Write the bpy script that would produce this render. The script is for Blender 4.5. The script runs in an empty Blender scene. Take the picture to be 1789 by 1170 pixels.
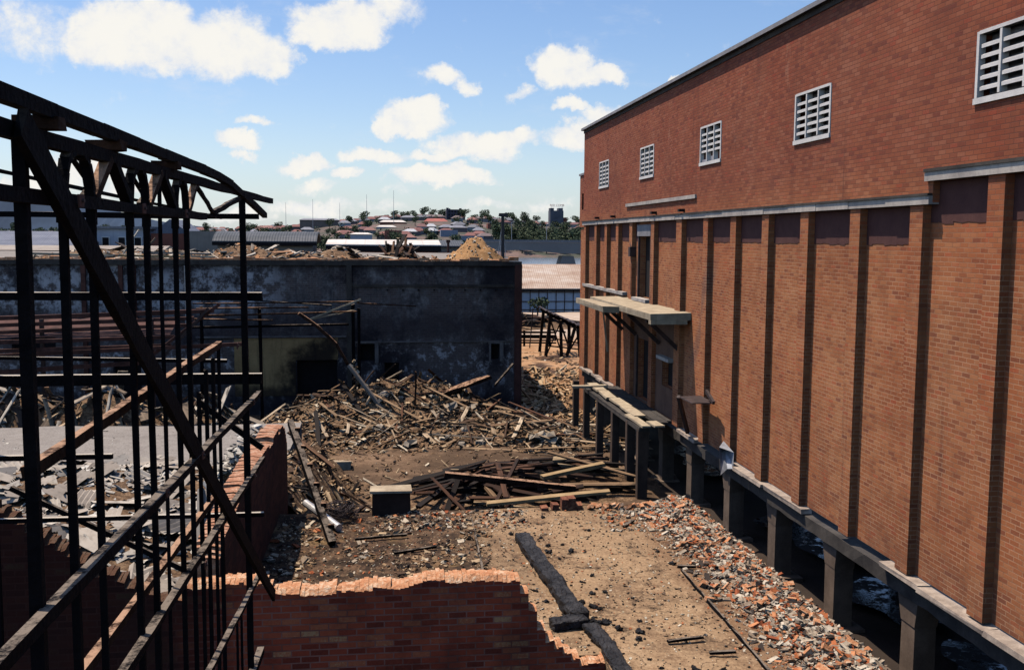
import bpy, math, random
from mathutils import Vector, Matrix, noise as mnoise
random.seed(11)
R=random.random
U=random.uniform
SC=bpy.context.scene
COL=SC.collection
ORIGIN={}
# ------------------------------------------------------------------ node helper
class G:
    def __init__(s,name,world=False):
        if world:
            s.own=bpy.data.worlds.new(name); s.own.use_nodes=True
        else:
            s.own=bpy.data.materials.new(name); s.own.use_nodes=True
        s.nt=s.own.node_tree; s.nt.nodes.clear()
    def n(s,t,props=None,**inp):
        nd=s.nt.nodes.new(t)
        for k,v in (props or {}).items(): setattr(nd,k,v)
        for k,v in inp.items():
            key=int(k[1:]) if k[0]=='i' and k[1:].isdigit() else k.replace('_',' ')
            s.set(nd,key,v)
        return nd
    def set(s,nd,key,v):
        sock=nd.inputs[key]
        if isinstance(v,bpy.types.NodeSocket): s.nt.links.new(v,sock)
        else: sock.default_value=v
    def math(s,op,a,b=0.0,c=None,clamp=False):
        nd=s.n('ShaderNodeMath',{'operation':op,'use_clamp':clamp},i0=a,i1=b)
        if c is not None: s.set(nd,2,c)
        return nd.outputs[0]
    def mix(s,f,a,b,blend='MIX'):
        nd=s.nt.nodes.new('ShaderNodeMix'); nd.data_type='RGBA'; nd.blend_type=blend; nd.clamp_factor=True
        for k,v in ((0,f),(6,a),(7,b)):
            if isinstance(v,tuple) and len(v)==3: v=(*v,1)
            s.set(nd,k,v)
        return nd.outputs[2]
    def ramp(s,f,stops,interp='LINEAR'):
        nd=s.nt.nodes.new('ShaderNodeValToRGB'); cr=nd.color_ramp; cr.interpolation=interp
        while len(cr.elements)<len(stops): cr.elements.new(1)
        for e,(p,c) in zip(cr.elements,stops):
            e.position=p
            e.color=(c,c,c,1) if not isinstance(c,tuple) else (*c,1)
        s.set(nd,0,f); return nd.outputs[0]
    def obj(s): return s.n('ShaderNodeTexCoord').outputs['Object']
    def noise(s,vec,scale,detail=4,rough=.6,dist=0):
        return s.n('ShaderNodeTexNoise',Vector=vec,Scale=scale,Detail=detail,Roughness=rough,Distortion=dist).outputs[0]
    def sep(s,v): return s.n('ShaderNodeSeparateXYZ',i0=v).outputs
    def comb(s,x,y,z): return s.n('ShaderNodeCombineXYZ',i0=x,i1=y,i2=z).outputs[0]
    def step(s,x,a,b):
        nd=s.nt.nodes.new('ShaderNodeMapRange'); nd.interpolation_type='SMOOTHSTEP'
        for k,v in ((0,x),(1,a),(2,b),(3,0.0),(4,1.0)): s.set(nd,k,v)
        return nd.outputs[0]
    def scalev(s,v,sx,sy,sz):
        return s.n('ShaderNodeVectorMath',{'operation':'MULTIPLY'},i0=v,i1=(sx,sy,sz)).outputs[0]
    def out(s,color,rough=.85,bump=None,bstr=.3,bdist=.02,spec=.3,metal=0.0,**kw):
        b=s.n('ShaderNodeBsdfPrincipled')
        s.set(b,'Base Color',(*color,1) if isinstance(color,tuple) else color)
        s.set(b,'Roughness',rough); s.set(b,'Specular IOR Level',spec); s.set(b,'Metallic',metal)
        if bump is not None:
            bn=s.n('ShaderNodeBump',Strength=bstr,Distance=bdist,Height=bump)
            s.set(b,'Normal',bn.outputs[0])
        o=s.nt.nodes.new('ShaderNodeOutputMaterial'); s.nt.links.new(b.outputs[0],o.inputs[0])
        return s.own
# ------------------------------------------------------------------ materials
def mat_brick(name,stops,mortar,mfac=1.0,soot=.0,purple=False,msize=.009,rowh=.086):
    g=G(name); o=g.obj(); p=g.sep(o)
    nrm=g.n('ShaderNodeTexCoord').outputs['Normal']; na=g.sep(nrm)
    isx=g.math('GREATER_THAN',g.math('ABSOLUTE',na[0]),.5)
    u=g.n('ShaderNodeMix',i0=isx,i2=p[0],i3=p[1]).outputs[0]
    wob=g.math('MULTIPLY',g.math('SUBTRACT',g.noise(o,.9,2),.5),.012)
    vec=g.comb(u,g.math('ADD',p[2],wob),0.0)
    b=g.n('ShaderNodeTexBrick',{'offset':.5},Vector=vec,Color1=(0,0,0,1),Color2=(1,1,1,1),Mortar=(.5,.5,.5,1),Scale=1.0,
          Mortar_Size=msize,Mortar_Smooth=.15,Bias=0.0,Brick_Width=rowh*2.8,Row_Height=rowh)
    rnd=g.n('ShaderNodeSeparateColor',i0=b.outputs[0]).outputs[0]
    fine=g.noise(o,35,3)
    rnd2=g.math('ADD',rnd,g.math('MULTIPLY',g.math('SUBTRACT',fine,.5),.35))
    c=g.ramp(rnd2,stops)
    big=g.noise(g.scalev(o,1,.5,1.3),.55,5,.65)
    c=g.mix(g.step(big,.35,.7),c,g.mix(.28,c,(.10,.035,.02)),)
    if purple:
        v1=g.noise(g.scalev(o,1,.8,.5),.45,5,.65); c=g.mix(g.math('MULTIPLY',g.step(v1,.50,.66),.45),c,g.mix(1.0,c,(1.12,1.32,1.40),'MULTIPLY')); c=g.mix(g.math('MULTIPLY',g.step(v1,.50,.34),.5),c,g.mix(1.0,c,(.95,.74,.70),'MULTIPLY'))
        up=g.step(p[2],6.3,8.2)
        c=g.mix(g.math('MULTIPLY',up,.85),c,g.mix(1.0,c,(.72,.60,.80),'MULTIPLY'))
    if purple:
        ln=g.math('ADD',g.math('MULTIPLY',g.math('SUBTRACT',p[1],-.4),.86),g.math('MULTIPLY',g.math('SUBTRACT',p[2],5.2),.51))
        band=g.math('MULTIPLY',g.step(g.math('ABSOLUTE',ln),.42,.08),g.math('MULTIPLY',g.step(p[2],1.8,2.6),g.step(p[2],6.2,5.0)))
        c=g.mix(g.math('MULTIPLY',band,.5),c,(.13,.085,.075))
        drip=g.math('MULTIPLY',g.step(g.noise(g.scalev(o,1,2.6,.10),1.0,6,.72),.54,.70),g.step(g.noise(o,.35,3),.42,.62))
        c=g.mix(g.math('MULTIPLY',drip,.45),c,(.10,.045,.035))
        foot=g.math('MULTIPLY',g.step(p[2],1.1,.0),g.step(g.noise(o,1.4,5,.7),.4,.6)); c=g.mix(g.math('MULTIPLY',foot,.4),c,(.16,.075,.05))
        eff=g.math('MULTIPLY',g.step(g.noise(g.scalev(o,1,1.2,.5),.9,6,.75),.60,.72),.35); c=g.mix(eff,c,(.50,.27,.17))
    strk=g.noise(g.scalev(o,1.6,1.6,.12),1.0,5,.7)
    c=g.mix(g.math('MULTIPLY',g.step(strk,.52,.78),.35),c,(.10,.04,.03))
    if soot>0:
        left_shade=g.math('MULTIPLY',g.step(g.math('ADD',p[0],g.math('MULTIPLY',g.math('SUBTRACT',g.noise(o,.9,5,.7),.5),1.6)),-1.6,-3.0),.9)  # shade at the wall's left end painted into the brick colour
        mfac=g.math('MULTIPLY',g.math('SUBTRACT',1.0,left_shade),mfac)
        c=g.mix(left_shade,c,(.018,.010,.009))
    mort=g.math('MULTIPLY',b.outputs[1],mfac)
    mcol=g.mix(g.step(g.noise(o,1.7,4),.4,.65),mortar,tuple(x*.45 for x in mortar))
    if purple: mcol=g.mix(g.step(p[2],5.0,8.0),mcol,(.12,.055,.04))
    c=g.mix(mort,c,mcol)
    if soot>0:
        s=g.noise(o,.8,6,.7)
        c=g.mix(g.math('MULTIPLY',g.step(s,.42,.68),soot),c,(.025,.016,.014))
    h=g.math('SUBTRACT',g.math('MULTIPLY',fine,.35),b.outputs[1])
    return g.out(c,.9,h,.55,.012,.15)
WH=[(0,(.29,.098,.050)),(.10,(.37,.124,.052)),(.3,(.42,.143,.058)),(.62,(.465,.164,.064)),(.88,(.50,.20,.086)),(1,(.46,.12,.05))]
M_BRICK=mat_brick('warehouse brick',WH,(.60,.36,.21),.6,0,True)
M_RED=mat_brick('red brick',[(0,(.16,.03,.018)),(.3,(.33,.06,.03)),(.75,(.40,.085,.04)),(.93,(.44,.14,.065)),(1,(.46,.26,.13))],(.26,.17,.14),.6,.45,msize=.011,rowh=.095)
def mat_raw(name,a,b,c3,dark=False):
    g=G(name); o=g.obj(); n1=g.noise(o,6,6,.7); n2=g.noise(o,28,4)
    c=g.ramp(g.math('ADD',g.math('MULTIPLY',n1,.6),g.math('MULTIPLY',n2,.4)),[(.3,a),(.5,b),(.62,c3)])
    if dark: c=g.mix(g.math('MULTIPLY',g.step(g.sep(o)[0],-2.5,-3.1),.85),c,(.03,.02,.016))  # broken top darkened leftwards to continue the shade painted on the wall face
    return g.out(c,.95,n2,.8,.03,.1)
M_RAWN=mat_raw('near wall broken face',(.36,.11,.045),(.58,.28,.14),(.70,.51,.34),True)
M_RAW=mat_raw('broken brick face',(.36,.11,.045),(.58,.27,.13),(.70,.50,.33))
M_RAWP=mat_raw('pale broken brick face',(.20,.075,.045),(.44,.21,.12),(.60,.42,.29))
def mat_conc(name,base,dark,scale=1.5,drk=.5):
    g=G(name); o=g.obj(); n1=g.noise(o,scale,7,.7); n2=g.noise(o,30,3); st=g.noise(g.scalev(o,3,3,.3),1.2,4)
    c=g.ramp(n1,[(.3,dark),(.62,base)])
    c=g.mix(g.math('MULTIPLY',g.step(st,.45,.7),drk),c,dark)
    c=g.mix(.25,c,g.ramp(n2,[(.3,dark),(.7,base)]))
    return g.out(c,.9,g.math('ADD',n1,g.math('MULTIPLY',n2,.3)),.4,.02,.2)
M_CONC=mat_conc('weathered concrete',(.62,.54,.45),(.26,.22,.20))
M_CONCL=mat_conc('pale painted concrete',(.86,.80,.72),(.62,.57,.52))
M_COLUMN=mat_conc('pier concrete',(.24,.17,.12),(.10,.07,.05))
M_DECK=mat_conc('pale dusty deck',(.56,.45,.30),(.27,.20,.13),2.5,.6)
M_TAN=mat_conc('tan timber',(.44,.30,.15),(.24,.15,.07),2.5,.6)
M_LUMP=mat_conc('dusty plaster',(.46,.38,.28),(.24,.19,.14),4)
M_SHADERENDER=mat_conc('shade browned render',(.22,.12,.075),(.10,.055,.04),.9,.5)  # dark brown includes the upper deck's shadow, painted in
M_COPING=mat_conc('grey coping',(.36,.34,.33),(.17,.16,.17))
M_DARKCONC=mat_conc('sooty concrete',(.10,.085,.07),(.03,.026,.024))
def mat_char(name,ash,side,side2,topmin=.55,off=0.0):  # 'ash' is a pale colour painting sunlight onto upward faces
    g=G(name); o=g.obj(); n1=g.noise(o,5,6,.7); n2=g.noise(o,45,4,.7)
    nz=g.sep(g.n('ShaderNodeNewGeometry').outputs['Normal'])[2]
    c=g.mix(g.step(n1,.35,.7),side,side2)
    sun_top=g.math('MULTIPLY',g.step(nz,topmin,.9),g.step(g.math('ADD',n1,g.math('MULTIPLY',n2,.35)),(.54+off),(.74+off)))
    c=g.mix(sun_top,c,ash)
    v=g.n('ShaderNodeTexVoronoi',Vector=o,Scale=22.0).outputs[0]
    return g.out(c,.85,g.math('ADD',v,n2),.5,.02,.06)
M_CHAR=mat_char('charred timber',(.21,.165,.125),(.0035,.0033,.0045),(.009,.0075,.008))
M_CHARTOP=mat_char('girt with sunlit top colour',(.52,.45,.36),(.0035,.0033,.0045),(.009,.0075,.008),.55,-.25)  # pale tops paint the sunlit upper edge of the girts
M_CHARBROWN=mat_char('scorched brown timber',(.42,.25,.155),(.028,.015,.010),(.075,.036,.021),.4)
def mat_wood_rand(name,stops,alongx=True):
    g=G(name); o=g.obj(); rnd=g.n('ShaderNodeObjectInfo').outputs['Random']
    gr=g.noise(g.scalev(o,1.2,22,22),1.0,5,.6); n1=g.noise(o,3.5,4)
    c=g.ramp(rnd,stops,'CONSTANT')
    c=g.mix(g.step(gr,.3,.7),g.mix(.6,c,(.03,.02,.014)),c)
    c=g.mix(g.math('MULTIPLY',g.step(n1,.5,.7),.8),c,(.018,.014,.012))
    return g.out(c,.85,gr,.4,.01,.2)
HEAPC=[(0,(.022,.017,.014)),(.10,(.11,.06,.033)),(.24,(.26,.15,.08)),(.40,(.42,.27,.15)),(.58,(.58,.41,.25)),(.76,(.70,.53,.35)),(.93,(.20,.09,.048))]
M_PLANK=mat_wood_rand('burnt plank timber',HEAPC)
PILEC=[(0,(.018,.014,.012)),(.36,(.05,.024,.015)),(.56,(.12,.055,.03)),(.74,(.22,.115,.06)),(.87,(.34,.21,.115)),(.96,(.5,.36,.21))]
M_BOARD=mat_wood_rand('dark board timber',PILEC)
ROOFC=[(0,(.08,.055,.04)),(.2,(.25,.18,.12)),(.42,(.46,.37,.27)),(.65,(.66,.57,.45)),(.85,(.52,.27,.14))]
M_ROOFB=mat_wood_rand('pale roof boards',ROOFC)
def mat_island(name,stops,rough=.9,scale=14):
    g=G(name); o=g.obj(); rnd=g.n('ShaderNodeNewGeometry').outputs['Random Per Island']
    c=g.ramp(rnd,stops,'CONSTANT'); n1=g.noise(o,scale,4)
    c=g.mix(g.step(n1,.4,.75),c,g.mix(.5,c,(.06,.045,.035)))
    return g.out(c,rough,n1,.4,.02,.15)
M_RUB_BRICK=mat_island('brick rubble',[(0,(.46,.14,.05)),(.10,(.60,.25,.11)),(.20,(.33,.09,.035)),(.28,(.46,.36,.25)),(.5,(.60,.50,.37)),(.70,(.30,.22,.15)),(.86,(.05,.038,.03))])
M_RUB_DARK=mat_island('burnt rubble',[(0,(.02,.016,.014)),(.18,(.09,.053,.032)),(.36,(.25,.145,.072)),(.56,(.39,.25,.135)),(.74,(.54,.38,.22)),(.9,(.66,.54,.38))])
M_RUB_CHIP=mat_island('slab litter',[(0,(.03,.025,.02)),(.4,(.14,.09,.06)),(.6,(.55,.42,.26)),(.78,(.70,.60,.44)),(.9,(.5,.17,.07))])
M_RUB_WOOD=mat_island('wood chip litter',[(0,(.48,.27,.13)),(.3,(.60,.37,.19)),(.55,(.30,.15,.07)),(.75,(.66,.46,.27)),(.9,(.07,.045,.03))])
M_RUB_ROOF=mat_island('pale rubble',[(0,(.58,.46,.33)),(.3,(.70,.60,.47)),(.5,(.40,.26,.16)),(.66,(.56,.27,.12)),(.85,(.12,.09,.07))])
M_SHEETBITS=mat_island('asbestos scraps',[(0,(.50,.44,.36)),(.3,(.60,.54,.44)),(.55,(.38,.33,.27)),(.75,(.66,.61,.52)),(.92,(.10,.085,.07))])
def mat_sheet():
    g=G('asbestos cement sheet'); o=g.obj(); rnd=g.n('ShaderNodeObjectInfo').outputs['Random']
    c=g.ramp(rnd,[(0,(.40,.33,.26)),(.4,(.50,.42,.33)),(.8,(.62,.54,.43)),(.95,(.24,.19,.15))]); n1=g.noise(o,3,5)
    c=g.mix(g.math('MULTIPLY',g.step(n1,.45,.7),.6),c,(.2,.165,.13))
    return g.out(c,.9,n1,.3,.01,.2)
M_SHEET=mat_sheet()
def mat_plain(name,col,rough=.8,var=.35,scale=3,metal=0.0,spec=.3):
    g=G(name); o=g.obj(); n1=g.noise(o,scale,6,.65)
    c=g.mix(g.step(n1,.3,.7),tuple(x*(1-var) for x in col),tuple(min(1,x*(1+var*.5)) for x in col))
    return g.out(c,rough,n1,.2,.02,spec,metal)
M_DARK=mat_plain('dark interior',(.012,.011,.012),.95)
M_PANE=mat_plain('dark louvre void',(.36,.33,.35),.5)
M_RUST=mat_plain('rusty steel',(.095,.04,.028),.85,.6,2)
M_STEEL=mat_plain('dark oxidised steel',(.06,.04,.035),.7,.5,3)
M_TIN=mat_plain('galvanised sheet',(.42,.43,.45),.5,.4,4,.3)
M_PIPE=mat_plain('painted metal tube',(.55,.52,.50),.4,.4,5,.4)
M_EARTH=mat_raw('orange earth',(.22,.105,.045),(.40,.215,.09),(.52,.32,.16))
def mat_cream():
    g=G('stained cream render'); o=g.obj(); p=g.sep(o); n1=g.noise(o,.8,6,.7); st=g.noise(g.scalev(o,2.5,1,.3),1.2,5,.7)
    c=g.ramp(n1,[(.3,(.30,.19,.085)),(.6,(.50,.33,.15))])
    c=g.mix(g.math('MULTIPLY',g.step(st,.48,.72),.6),c,(.08,.055,.035))
    dx=g.math('SUBTRACT',p[0],4.8); dz=g.math('MULTIPLY',g.math('SUBTRACT',p[2],1.6),.8)
    d=g.math('SQRT',g.math('ADD',g.math('MULTIPLY',dx,dx),g.math('MULTIPLY',dz,dz)))
    sm=g.step(g.math('ADD',d,g.math('MULTIPLY',g.math('SUBTRACT',n1,.5),2.2)),2.1,1.2)
    c=g.mix(g.math('MULTIPLY',sm,.93),c,(.018,.015,.016))
    lo=g.step(g.math('ADD',p[2],g.math('MULTIPLY',g.math('SUBTRACT',n1,.5),1.5)),1.7,1.1); c=g.mix(g.math('MULTIPLY',lo,.85),c,(.03,.024,.022))
    return g.out(c,.95,n1,.3,.02,.1)
M_CREAM=mat_cream()
def mat_render():
    g=G('sooty grey render'); o=g.obj(); p=g.sep(o)
    n1=g.noise(o,.5,7,.7); n2=g.noise(g.scalev(o,1,1,.45),1.1,6,.7); n3=g.noise(o,7,5,.7); n4=g.noise(o,1.9,6,.75)
    c=g.ramp(n4,[(.36,(.065,.055,.052)),(.5,(.14,.122,.115)),(.64,(.29,.26,.235))])
    br=g.n('ShaderNodeTexBrick',{'offset':.5},Vector=g.comb(p[0],p[2],0.0),Color1=(0,0,0,1),Color2=(1,1,1,1),Mortar=(.5,.5,.5,1),Scale=1.0,Mortar_Size=.014,Brick_Width=.3,Row_Height=.11)
    rv=g.n('ShaderNodeSeparateColor',i0=br.outputs[0]).outputs[0]
    brc=g.mix(br.outputs[1],g.mix(rv,(.11,.08,.07),(.15,.115,.10)),(.17,.145,.135))
    # p is relative to the building origin: x+8, z+2.4
    low=g.step(p[2],3.9,3.2); right=g.step(p[0],6.2,6.7)
    bare=g.step(g.math('ADD',n2,g.math('MULTIPLY',n3,.2)),.55,.66)
    bare=g.math('MAXIMUM',bare,g.math('MULTIPLY',g.math('MULTIPLY',low,right),.7))
    c=g.mix(bare,c,brc)
    pat=g.math('MULTIPLY',g.step(n4,.44,.56),g.math('MULTIPLY',g.step(p[2],4.6,5.6),g.step(p[0],4.0,1.5)))
    c=g.mix(g.math('MULTIPLY',pat,.7),c,(.60,.58,.58))
    wp=g.math('MULTIPLY',g.step(g.math('ADD',n4,g.math('MULTIPLY',n3,.2)),.62,.72),low)
    c=g.mix(g.math('MULTIPLY',wp,.7),c,(.58,.55,.54))
    def soot(mask,a=.92,col=(.03,.026,.03)):
        nonlocal c
        c=g.mix(g.math('MULTIPLY',mask,a),c,col)
    soot(g.step(g.math('ADD',p[2],g.math('MULTIPLY',n2,1.6)),7.5,8.4),.85)
    diag=g.math('ADD',g.math('MULTIPLY',p[0],.55),g.math('MULTIPLY',p[2],.25))
    soot(g.step(g.math('ADD',diag,g.math('MULTIPLY',g.math('SUBTRACT',n1,.5),5.0)),8.1,9.6),.88)
    m3=g.step(g.math('ABSOLUTE',g.math('SUBTRACT',g.math('ADD',p[2],g.math('MULTIPLY',g.math('SUBTRACT',n1,.5),2.2)),4.2)),1.0,.3)
    soot(m3,.6,(.05,.038,.04))
    soot(g.step(g.math('ADD',p[2],g.math('MULTIPLY',g.math('SUBTRACT',n2,.5),3.0)),1.7,.5),.85)
    soot(g.step(g.math('ADD',n1,g.math('MULTIPLY',n3,.25)),.66,.8),.8)
    for (ox,oz,r) in ((4.8,1.6,1.5),(7.2,3.0,.75),(8.44,2.05,.8),(13.64,3.0,.55)):
        dx=g.math('SUBTRACT',p[0],ox); dz=g.math('MULTIPLY',g.math('SUBTRACT',p[2],oz),.8)
        d=g.math('SQRT',g.math('ADD',g.math('MULTIPLY',dx,dx),g.math('MULTIPLY',dz,dz)))
        soot(g.step(g.math('ADD',d,g.math('MULTIPLY',g.math('SUBTRACT',n4,.5),2.0)),r+.5,r-.2),.9)
    strk=g.noise(g.scalev(o,3.5,1,.22),1.0,5,.7)
    soot(g.step(strk,.52,.72),.5)
    return g.out(c,.95,g.math('ADD',n3,br.outputs[1]),.3,.02,.1)
M_RENDER=mat_render()
def mat_slab():
    g=G('slab surface'); o=g.obj(); p=g.sep(o)
    n1=g.noise(o,.45,8,.68,.3); n2=g.noise(o,2.2,7,.75); n3=g.noise(o,16,5,.7); n4=g.noise(o,70,3)
    c=g.ramp(n2,[(.3,(.21,.135,.085)),(.5,(.35,.245,.155)),(.7,(.48,.36,.235))])
    c=g.mix(.55,c,g.ramp(n3,[(.35,(.14,.09,.058)),(.6,(.45,.33,.215))]))
    left=g.math('MULTIPLY',g.math('SUBTRACT',2.1,p[0]),.055)
    near=g.math('MULTIPLY',g.math('SUBTRACT',17.2,p[1]),.0)
    s1=g.step(g.math('ADD',g.math('ADD',n1,left),g.math('MULTIPLY',n3,.3)),.60,.84)
    c=g.mix(g.math('MULTIPLY',s1,.88),c,(.05,.034,.025))
    s2=g.step(g.math('ADD',n2,g.math('MULTIPLY',n3,.45)),.79,.92)
    c=g.mix(g.math('MULTIPLY',s2,.75),c,(.045,.032,.024))
    rut=g.noise(g.scalev(o,1.0,.22,1),1.1,6,.7); c=g.mix(g.math('MULTIPLY',g.step(rut,.50,.66),.5),c,(.13,.085,.058))
    dust=g.noise(o,.9,6,.7); c=g.mix(g.math('MULTIPLY',g.step(dust,.55,.7),.45),c,(.56,.44,.31))
    lb=g.step(g.math('ADD',p[0],g.math('MULTIPLY',g.math('SUBTRACT',n2,.5),2.4)),2.5,1.5)
    c=g.mix(g.math('MULTIPLY',lb,.78),c,g.mix(g.step(n3,.35,.65),(.035,.024,.019),(.20,.125,.08)))
    blk=g.math('MULTIPLY',lb,g.step(g.math('ADD',n2,g.math('MULTIPLY',n3,.3)),.60,.70)); c=g.mix(g.math('MULTIPLY',blk,.85),c,(.022,.017,.015))
    yel=g.math('MULTIPLY',lb,g.step(n1,.56,.66)); c=g.mix(g.math('MULTIPLY',yel,.5),c,(.36,.25,.12))
    sc=g.noise(o,.75,8,.74,.4); c=g.mix(g.math('MULTIPLY',g.step(sc,.50,.60),.55),c,g.mix(g.step(n3,.4,.6),(.07,.046,.034),(.19,.125,.08)))
    sc2=g.noise(o,1.7,7,.75); c=g.mix(g.math('MULTIPLY',g.step(g.math('ADD',sc2,g.math('MULTIPLY',n3,.2)),.66,.73),.8),c,(.04,.03,.024))
    ck=g.n('ShaderNodeTexVoronoi',{'feature':'DISTANCE_TO_EDGE'},Vector=g.n('ShaderNodeVectorMath',{'operation':'ADD'},i0=o,i1=g.n('ShaderNodeTexNoise',Vector=o,Scale=2.0,Detail=5.0).outputs[1]).outputs[0],Scale=.55).outputs[0]
    c=g.mix(g.math('MULTIPLY',g.step(ck,.012,.0),.8),c,(.05,.035,.028))
    brn=g.math('MULTIPLY',g.step(p[0],5.2,5.75),.55)
    c=g.mix(brn,c,(.14,.075,.045))
    v=g.n('ShaderNodeTexVoronoi',Vector=o,Scale=13.0).outputs
    sp=g.math('MULTIPLY',g.math('LESS_THAN',v[0],.16),g.math('GREATER_THAN',g.n('ShaderNodeSeparateColor',i0=v[1]).outputs[0],.62))
    c=g.mix(g.math('MULTIPLY',sp,.8),c,(.66,.54,.36))
    c=g.mix(g.math('MULTIPLY',g.step(n4,.6,.75),.35),c,(.07,.05,.035))
    c=g.mix(1.0,c,(1.09,.985,.86),'MULTIPLY')
    return g.out(c,.95,g.math('ADD',n3,g.math('MULTIPLY',n4,.6)),.7,.03,.1)
M_SLAB=mat_slab()
def mat_ground():
    g=G('burnt ground'); o=g.obj(); p=g.sep(o)
    n1=g.noise(o,.22,8,.7); n2=g.noise(o,1.1,7,.72); n3=g.noise(o,9,5,.7); n4=g.noise(o,45,3)
    c=g.ramp(n2,[(.3,(.085,.055,.038)),(.5,(.18,.12,.08)),(.68,(.31,.22,.15))])
    c=g.mix(.45,c,g.ramp(n3,[(.35,(.05,.034,.025)),(.62,(.31,.22,.15))]))
    s=g.step(g.math('ADD',n1,g.math('MULTIPLY',n3,.3)),.54,.72)
    c=g.mix(g.math('MULTIPLY',s,.66),c,(.035,.026,.02))
    far=g.step(p[1],50.0,60.0)
    cf=g.ramp(n2,[(.3,(.30,.165,.085)),(.5,(.42,.26,.15)),(.7,(.50,.38,.27))])
    cf=g.mix(g.step(g.math('ADD',n1,g.math('MULTIPLY',n3,.2)),.62,.72),cf,(.07,.045,.035))
    cf=g.mix(g.step(p[1],82.0,92.0),cf,g.mix(g.step(n2,.4,.6),(.40,.33,.27),(.50,.43,.37)))
    c=g.mix(far,c,cf)
    under_shade=g.step(p[0],9.2,10.0)  # shade beneath the warehouse painted into the ground colour
    under_shade=g.math('MULTIPLY',under_shade,g.math('SUBTRACT',1.0,g.step(p[1],47.0,49.0)))
    c=g.mix(g.math('MULTIPLY',under_shade,.85),c,(.035,.03,.028))
    c=g.mix(1.0,c,(1.09,.985,.87),'MULTIPLY')
    grn=g.step(p[1],200.0,640.0)
    cg=g.ramp(g.noise(o,.03,7,.75),[(.35,(.05,.065,.045)),(.48,(.10,.095,.075)),(.58,(.19,.125,.105)),(.7,(.26,.2,.17))])
    c=g.mix(grn,c,cg)
    return g.out(c,.95,g.math('ADD',n3,g.math('MULTIPLY',n4,.5)),.7,.04,.1)
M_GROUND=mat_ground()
def mat_yard():
    g=G('grey yard'); o=g.obj(); n1=g.noise(o,.35,7,.7); n2=g.noise(o,2.5,7,.7); n3=g.noise(o,20,4,.7)
    c=g.ramp(n2,[(.3,(.20,.17,.145)),(.5,(.27,.235,.20)),(.7,(.34,.30,.26))])
    c=g.mix(.4,c,g.ramp(n3,[(.35,(.13,.11,.095)),(.62,(.36,.32,.275))]))
    c=g.mix(g.math('MULTIPLY',g.step(n1,.55,.72),.5),c,(.09,.075,.065))
    return g.out(c,.95,n3,.5,.03,.1)
M_YARD=mat_yard()
def mat_heap():
    g=G('burnt debris'); o=g.obj(); n2=g.noise(o,1.6,7,.75); n3=g.noise(o,11,6,.75)
    c=g.ramp(g.math('ADD',g.math('MULTIPLY',n2,.5),g.math('MULTIPLY',n3,.5)),[(.34,(.025,.018,.015)),(.45,(.11,.072,.048)),(.54,(.27,.185,.12)),(.64,(.46,.35,.24))])
    c=g.mix(1.0,c,(1.09,.985,.86),'MULTIPLY')
    return g.out(c,.95,n3,.9,.1,.1)
M_HEAP=mat_heap()
def mat_water(name,col,rough,sc):
    g=G(name); o=g.obj(); n1=g.noise(g.scalev(o,1,.4,1),sc,4)
    return g.out(col,rough,n1,.06,.02,.6)
M_RIVER=mat_water('river water',(.16,.18,.20),.22,.6)
def mat_puddle():
    g=G('puddle water'); o=g.obj(); n1=g.noise(o,1.6,7,.72); n2=g.noise(o,8,5,.7)
    mud=g.step(g.math('ADD',n1,g.math('MULTIPLY',n2,.3)),.60,.68)
    c=g.mix(mud,(.03,.035,.04),(.045,.035,.03)); r=g.math('ADD',.05,g.math('MULTIPLY',mud,.85))
    return g.out(c,r,g.math('ADD',n2,mud),.12,.02,.6)
M_PUDDLE=mat_puddle()
def mat_leaf(name,a,b,c3):
    g=G(name); o=g.obj(); rnd=g.n('ShaderNodeNewGeometry').outputs['Random Per Island']; ob=g.n('ShaderNodeObjectInfo').outputs['Random']
    c=g.ramp(rnd,[(0,a),(.5,b),(1,c3)]); c=g.mix(g.math('MULTIPLY',ob,.45),c,(.12,.12,.055))
    return g.out(c,.8,None,spec=.2)
M_LEAF=mat_leaf('foliage',(.03,.055,.035),(.065,.095,.05),(.11,.14,.07))
M_BARK=mat_plain('bark',(.10,.075,.055))
def mat_objrand(name,stops,rough=.8):
    g=G(name); rnd=g.n('ShaderNodeObjectInfo').outputs['Random']; o=g.obj()
    c=g.ramp(rnd,stops,'CONSTANT'); n1=g.noise(o,.5,4)
    c=g.mix(g.math('MULTIPLY',g.step(n1,.45,.7),.35),c,(.14,.11,.11))
    return g.out(c,rough)
M_HROOF=mat_objrand('house roof paint',[(0,(.25,.105,.085)),(.3,(.20,.095,.085)),(.5,(.31,.15,.12)),(.62,(.20,.15,.14)),(.76,(.26,.26,.28)),(.86,(.50,.50,.50)),(.93,(.16,.165,.18))])
M_HWALL=mat_objrand('house wall paint',[(0,(.36,.33,.31)),(.3,(.24,.19,.175)),(.5,(.40,.40,.41)),(.7,(.20,.15,.14)),(.88,(.30,.28,.26))])
def mat_corr(name,a,b,c3,freq=4.0,axis=0,rough=.7,metal=0.0):
    g=G(name); o=g.obj(); p=g.sep(o)
    n1=g.noise(g.scalev(o,.5 if axis==0 else 2,2 if axis==0 else .5,.6),.5,6,.7)
    c=g.ramp(n1,[(.32,a),(.5,b),(.66,c3)])
    w=g.math('SINE',g.math('MULTIPLY',p[axis],6.283*freq))
    pan=g.math('FRACT',g.math('MULTIPLY',p[axis],.55)); seam=g.math('LESS_THAN',pan,.06)
    c=g.mix(g.math('MULTIPLY',seam,.35),c,a)
    return g.out(c,rough,w,.5,.03,.3,metal)
M_ROOFRUST=mat_corr('rust streaked iron roof',(.34,.20,.13),(.50,.36,.26),(.62,.51,.41))
M_ROOFDARK=mat_corr('dark iron roof',(.045,.05,.055),(.08,.085,.09),(.12,.12,.125))
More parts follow.
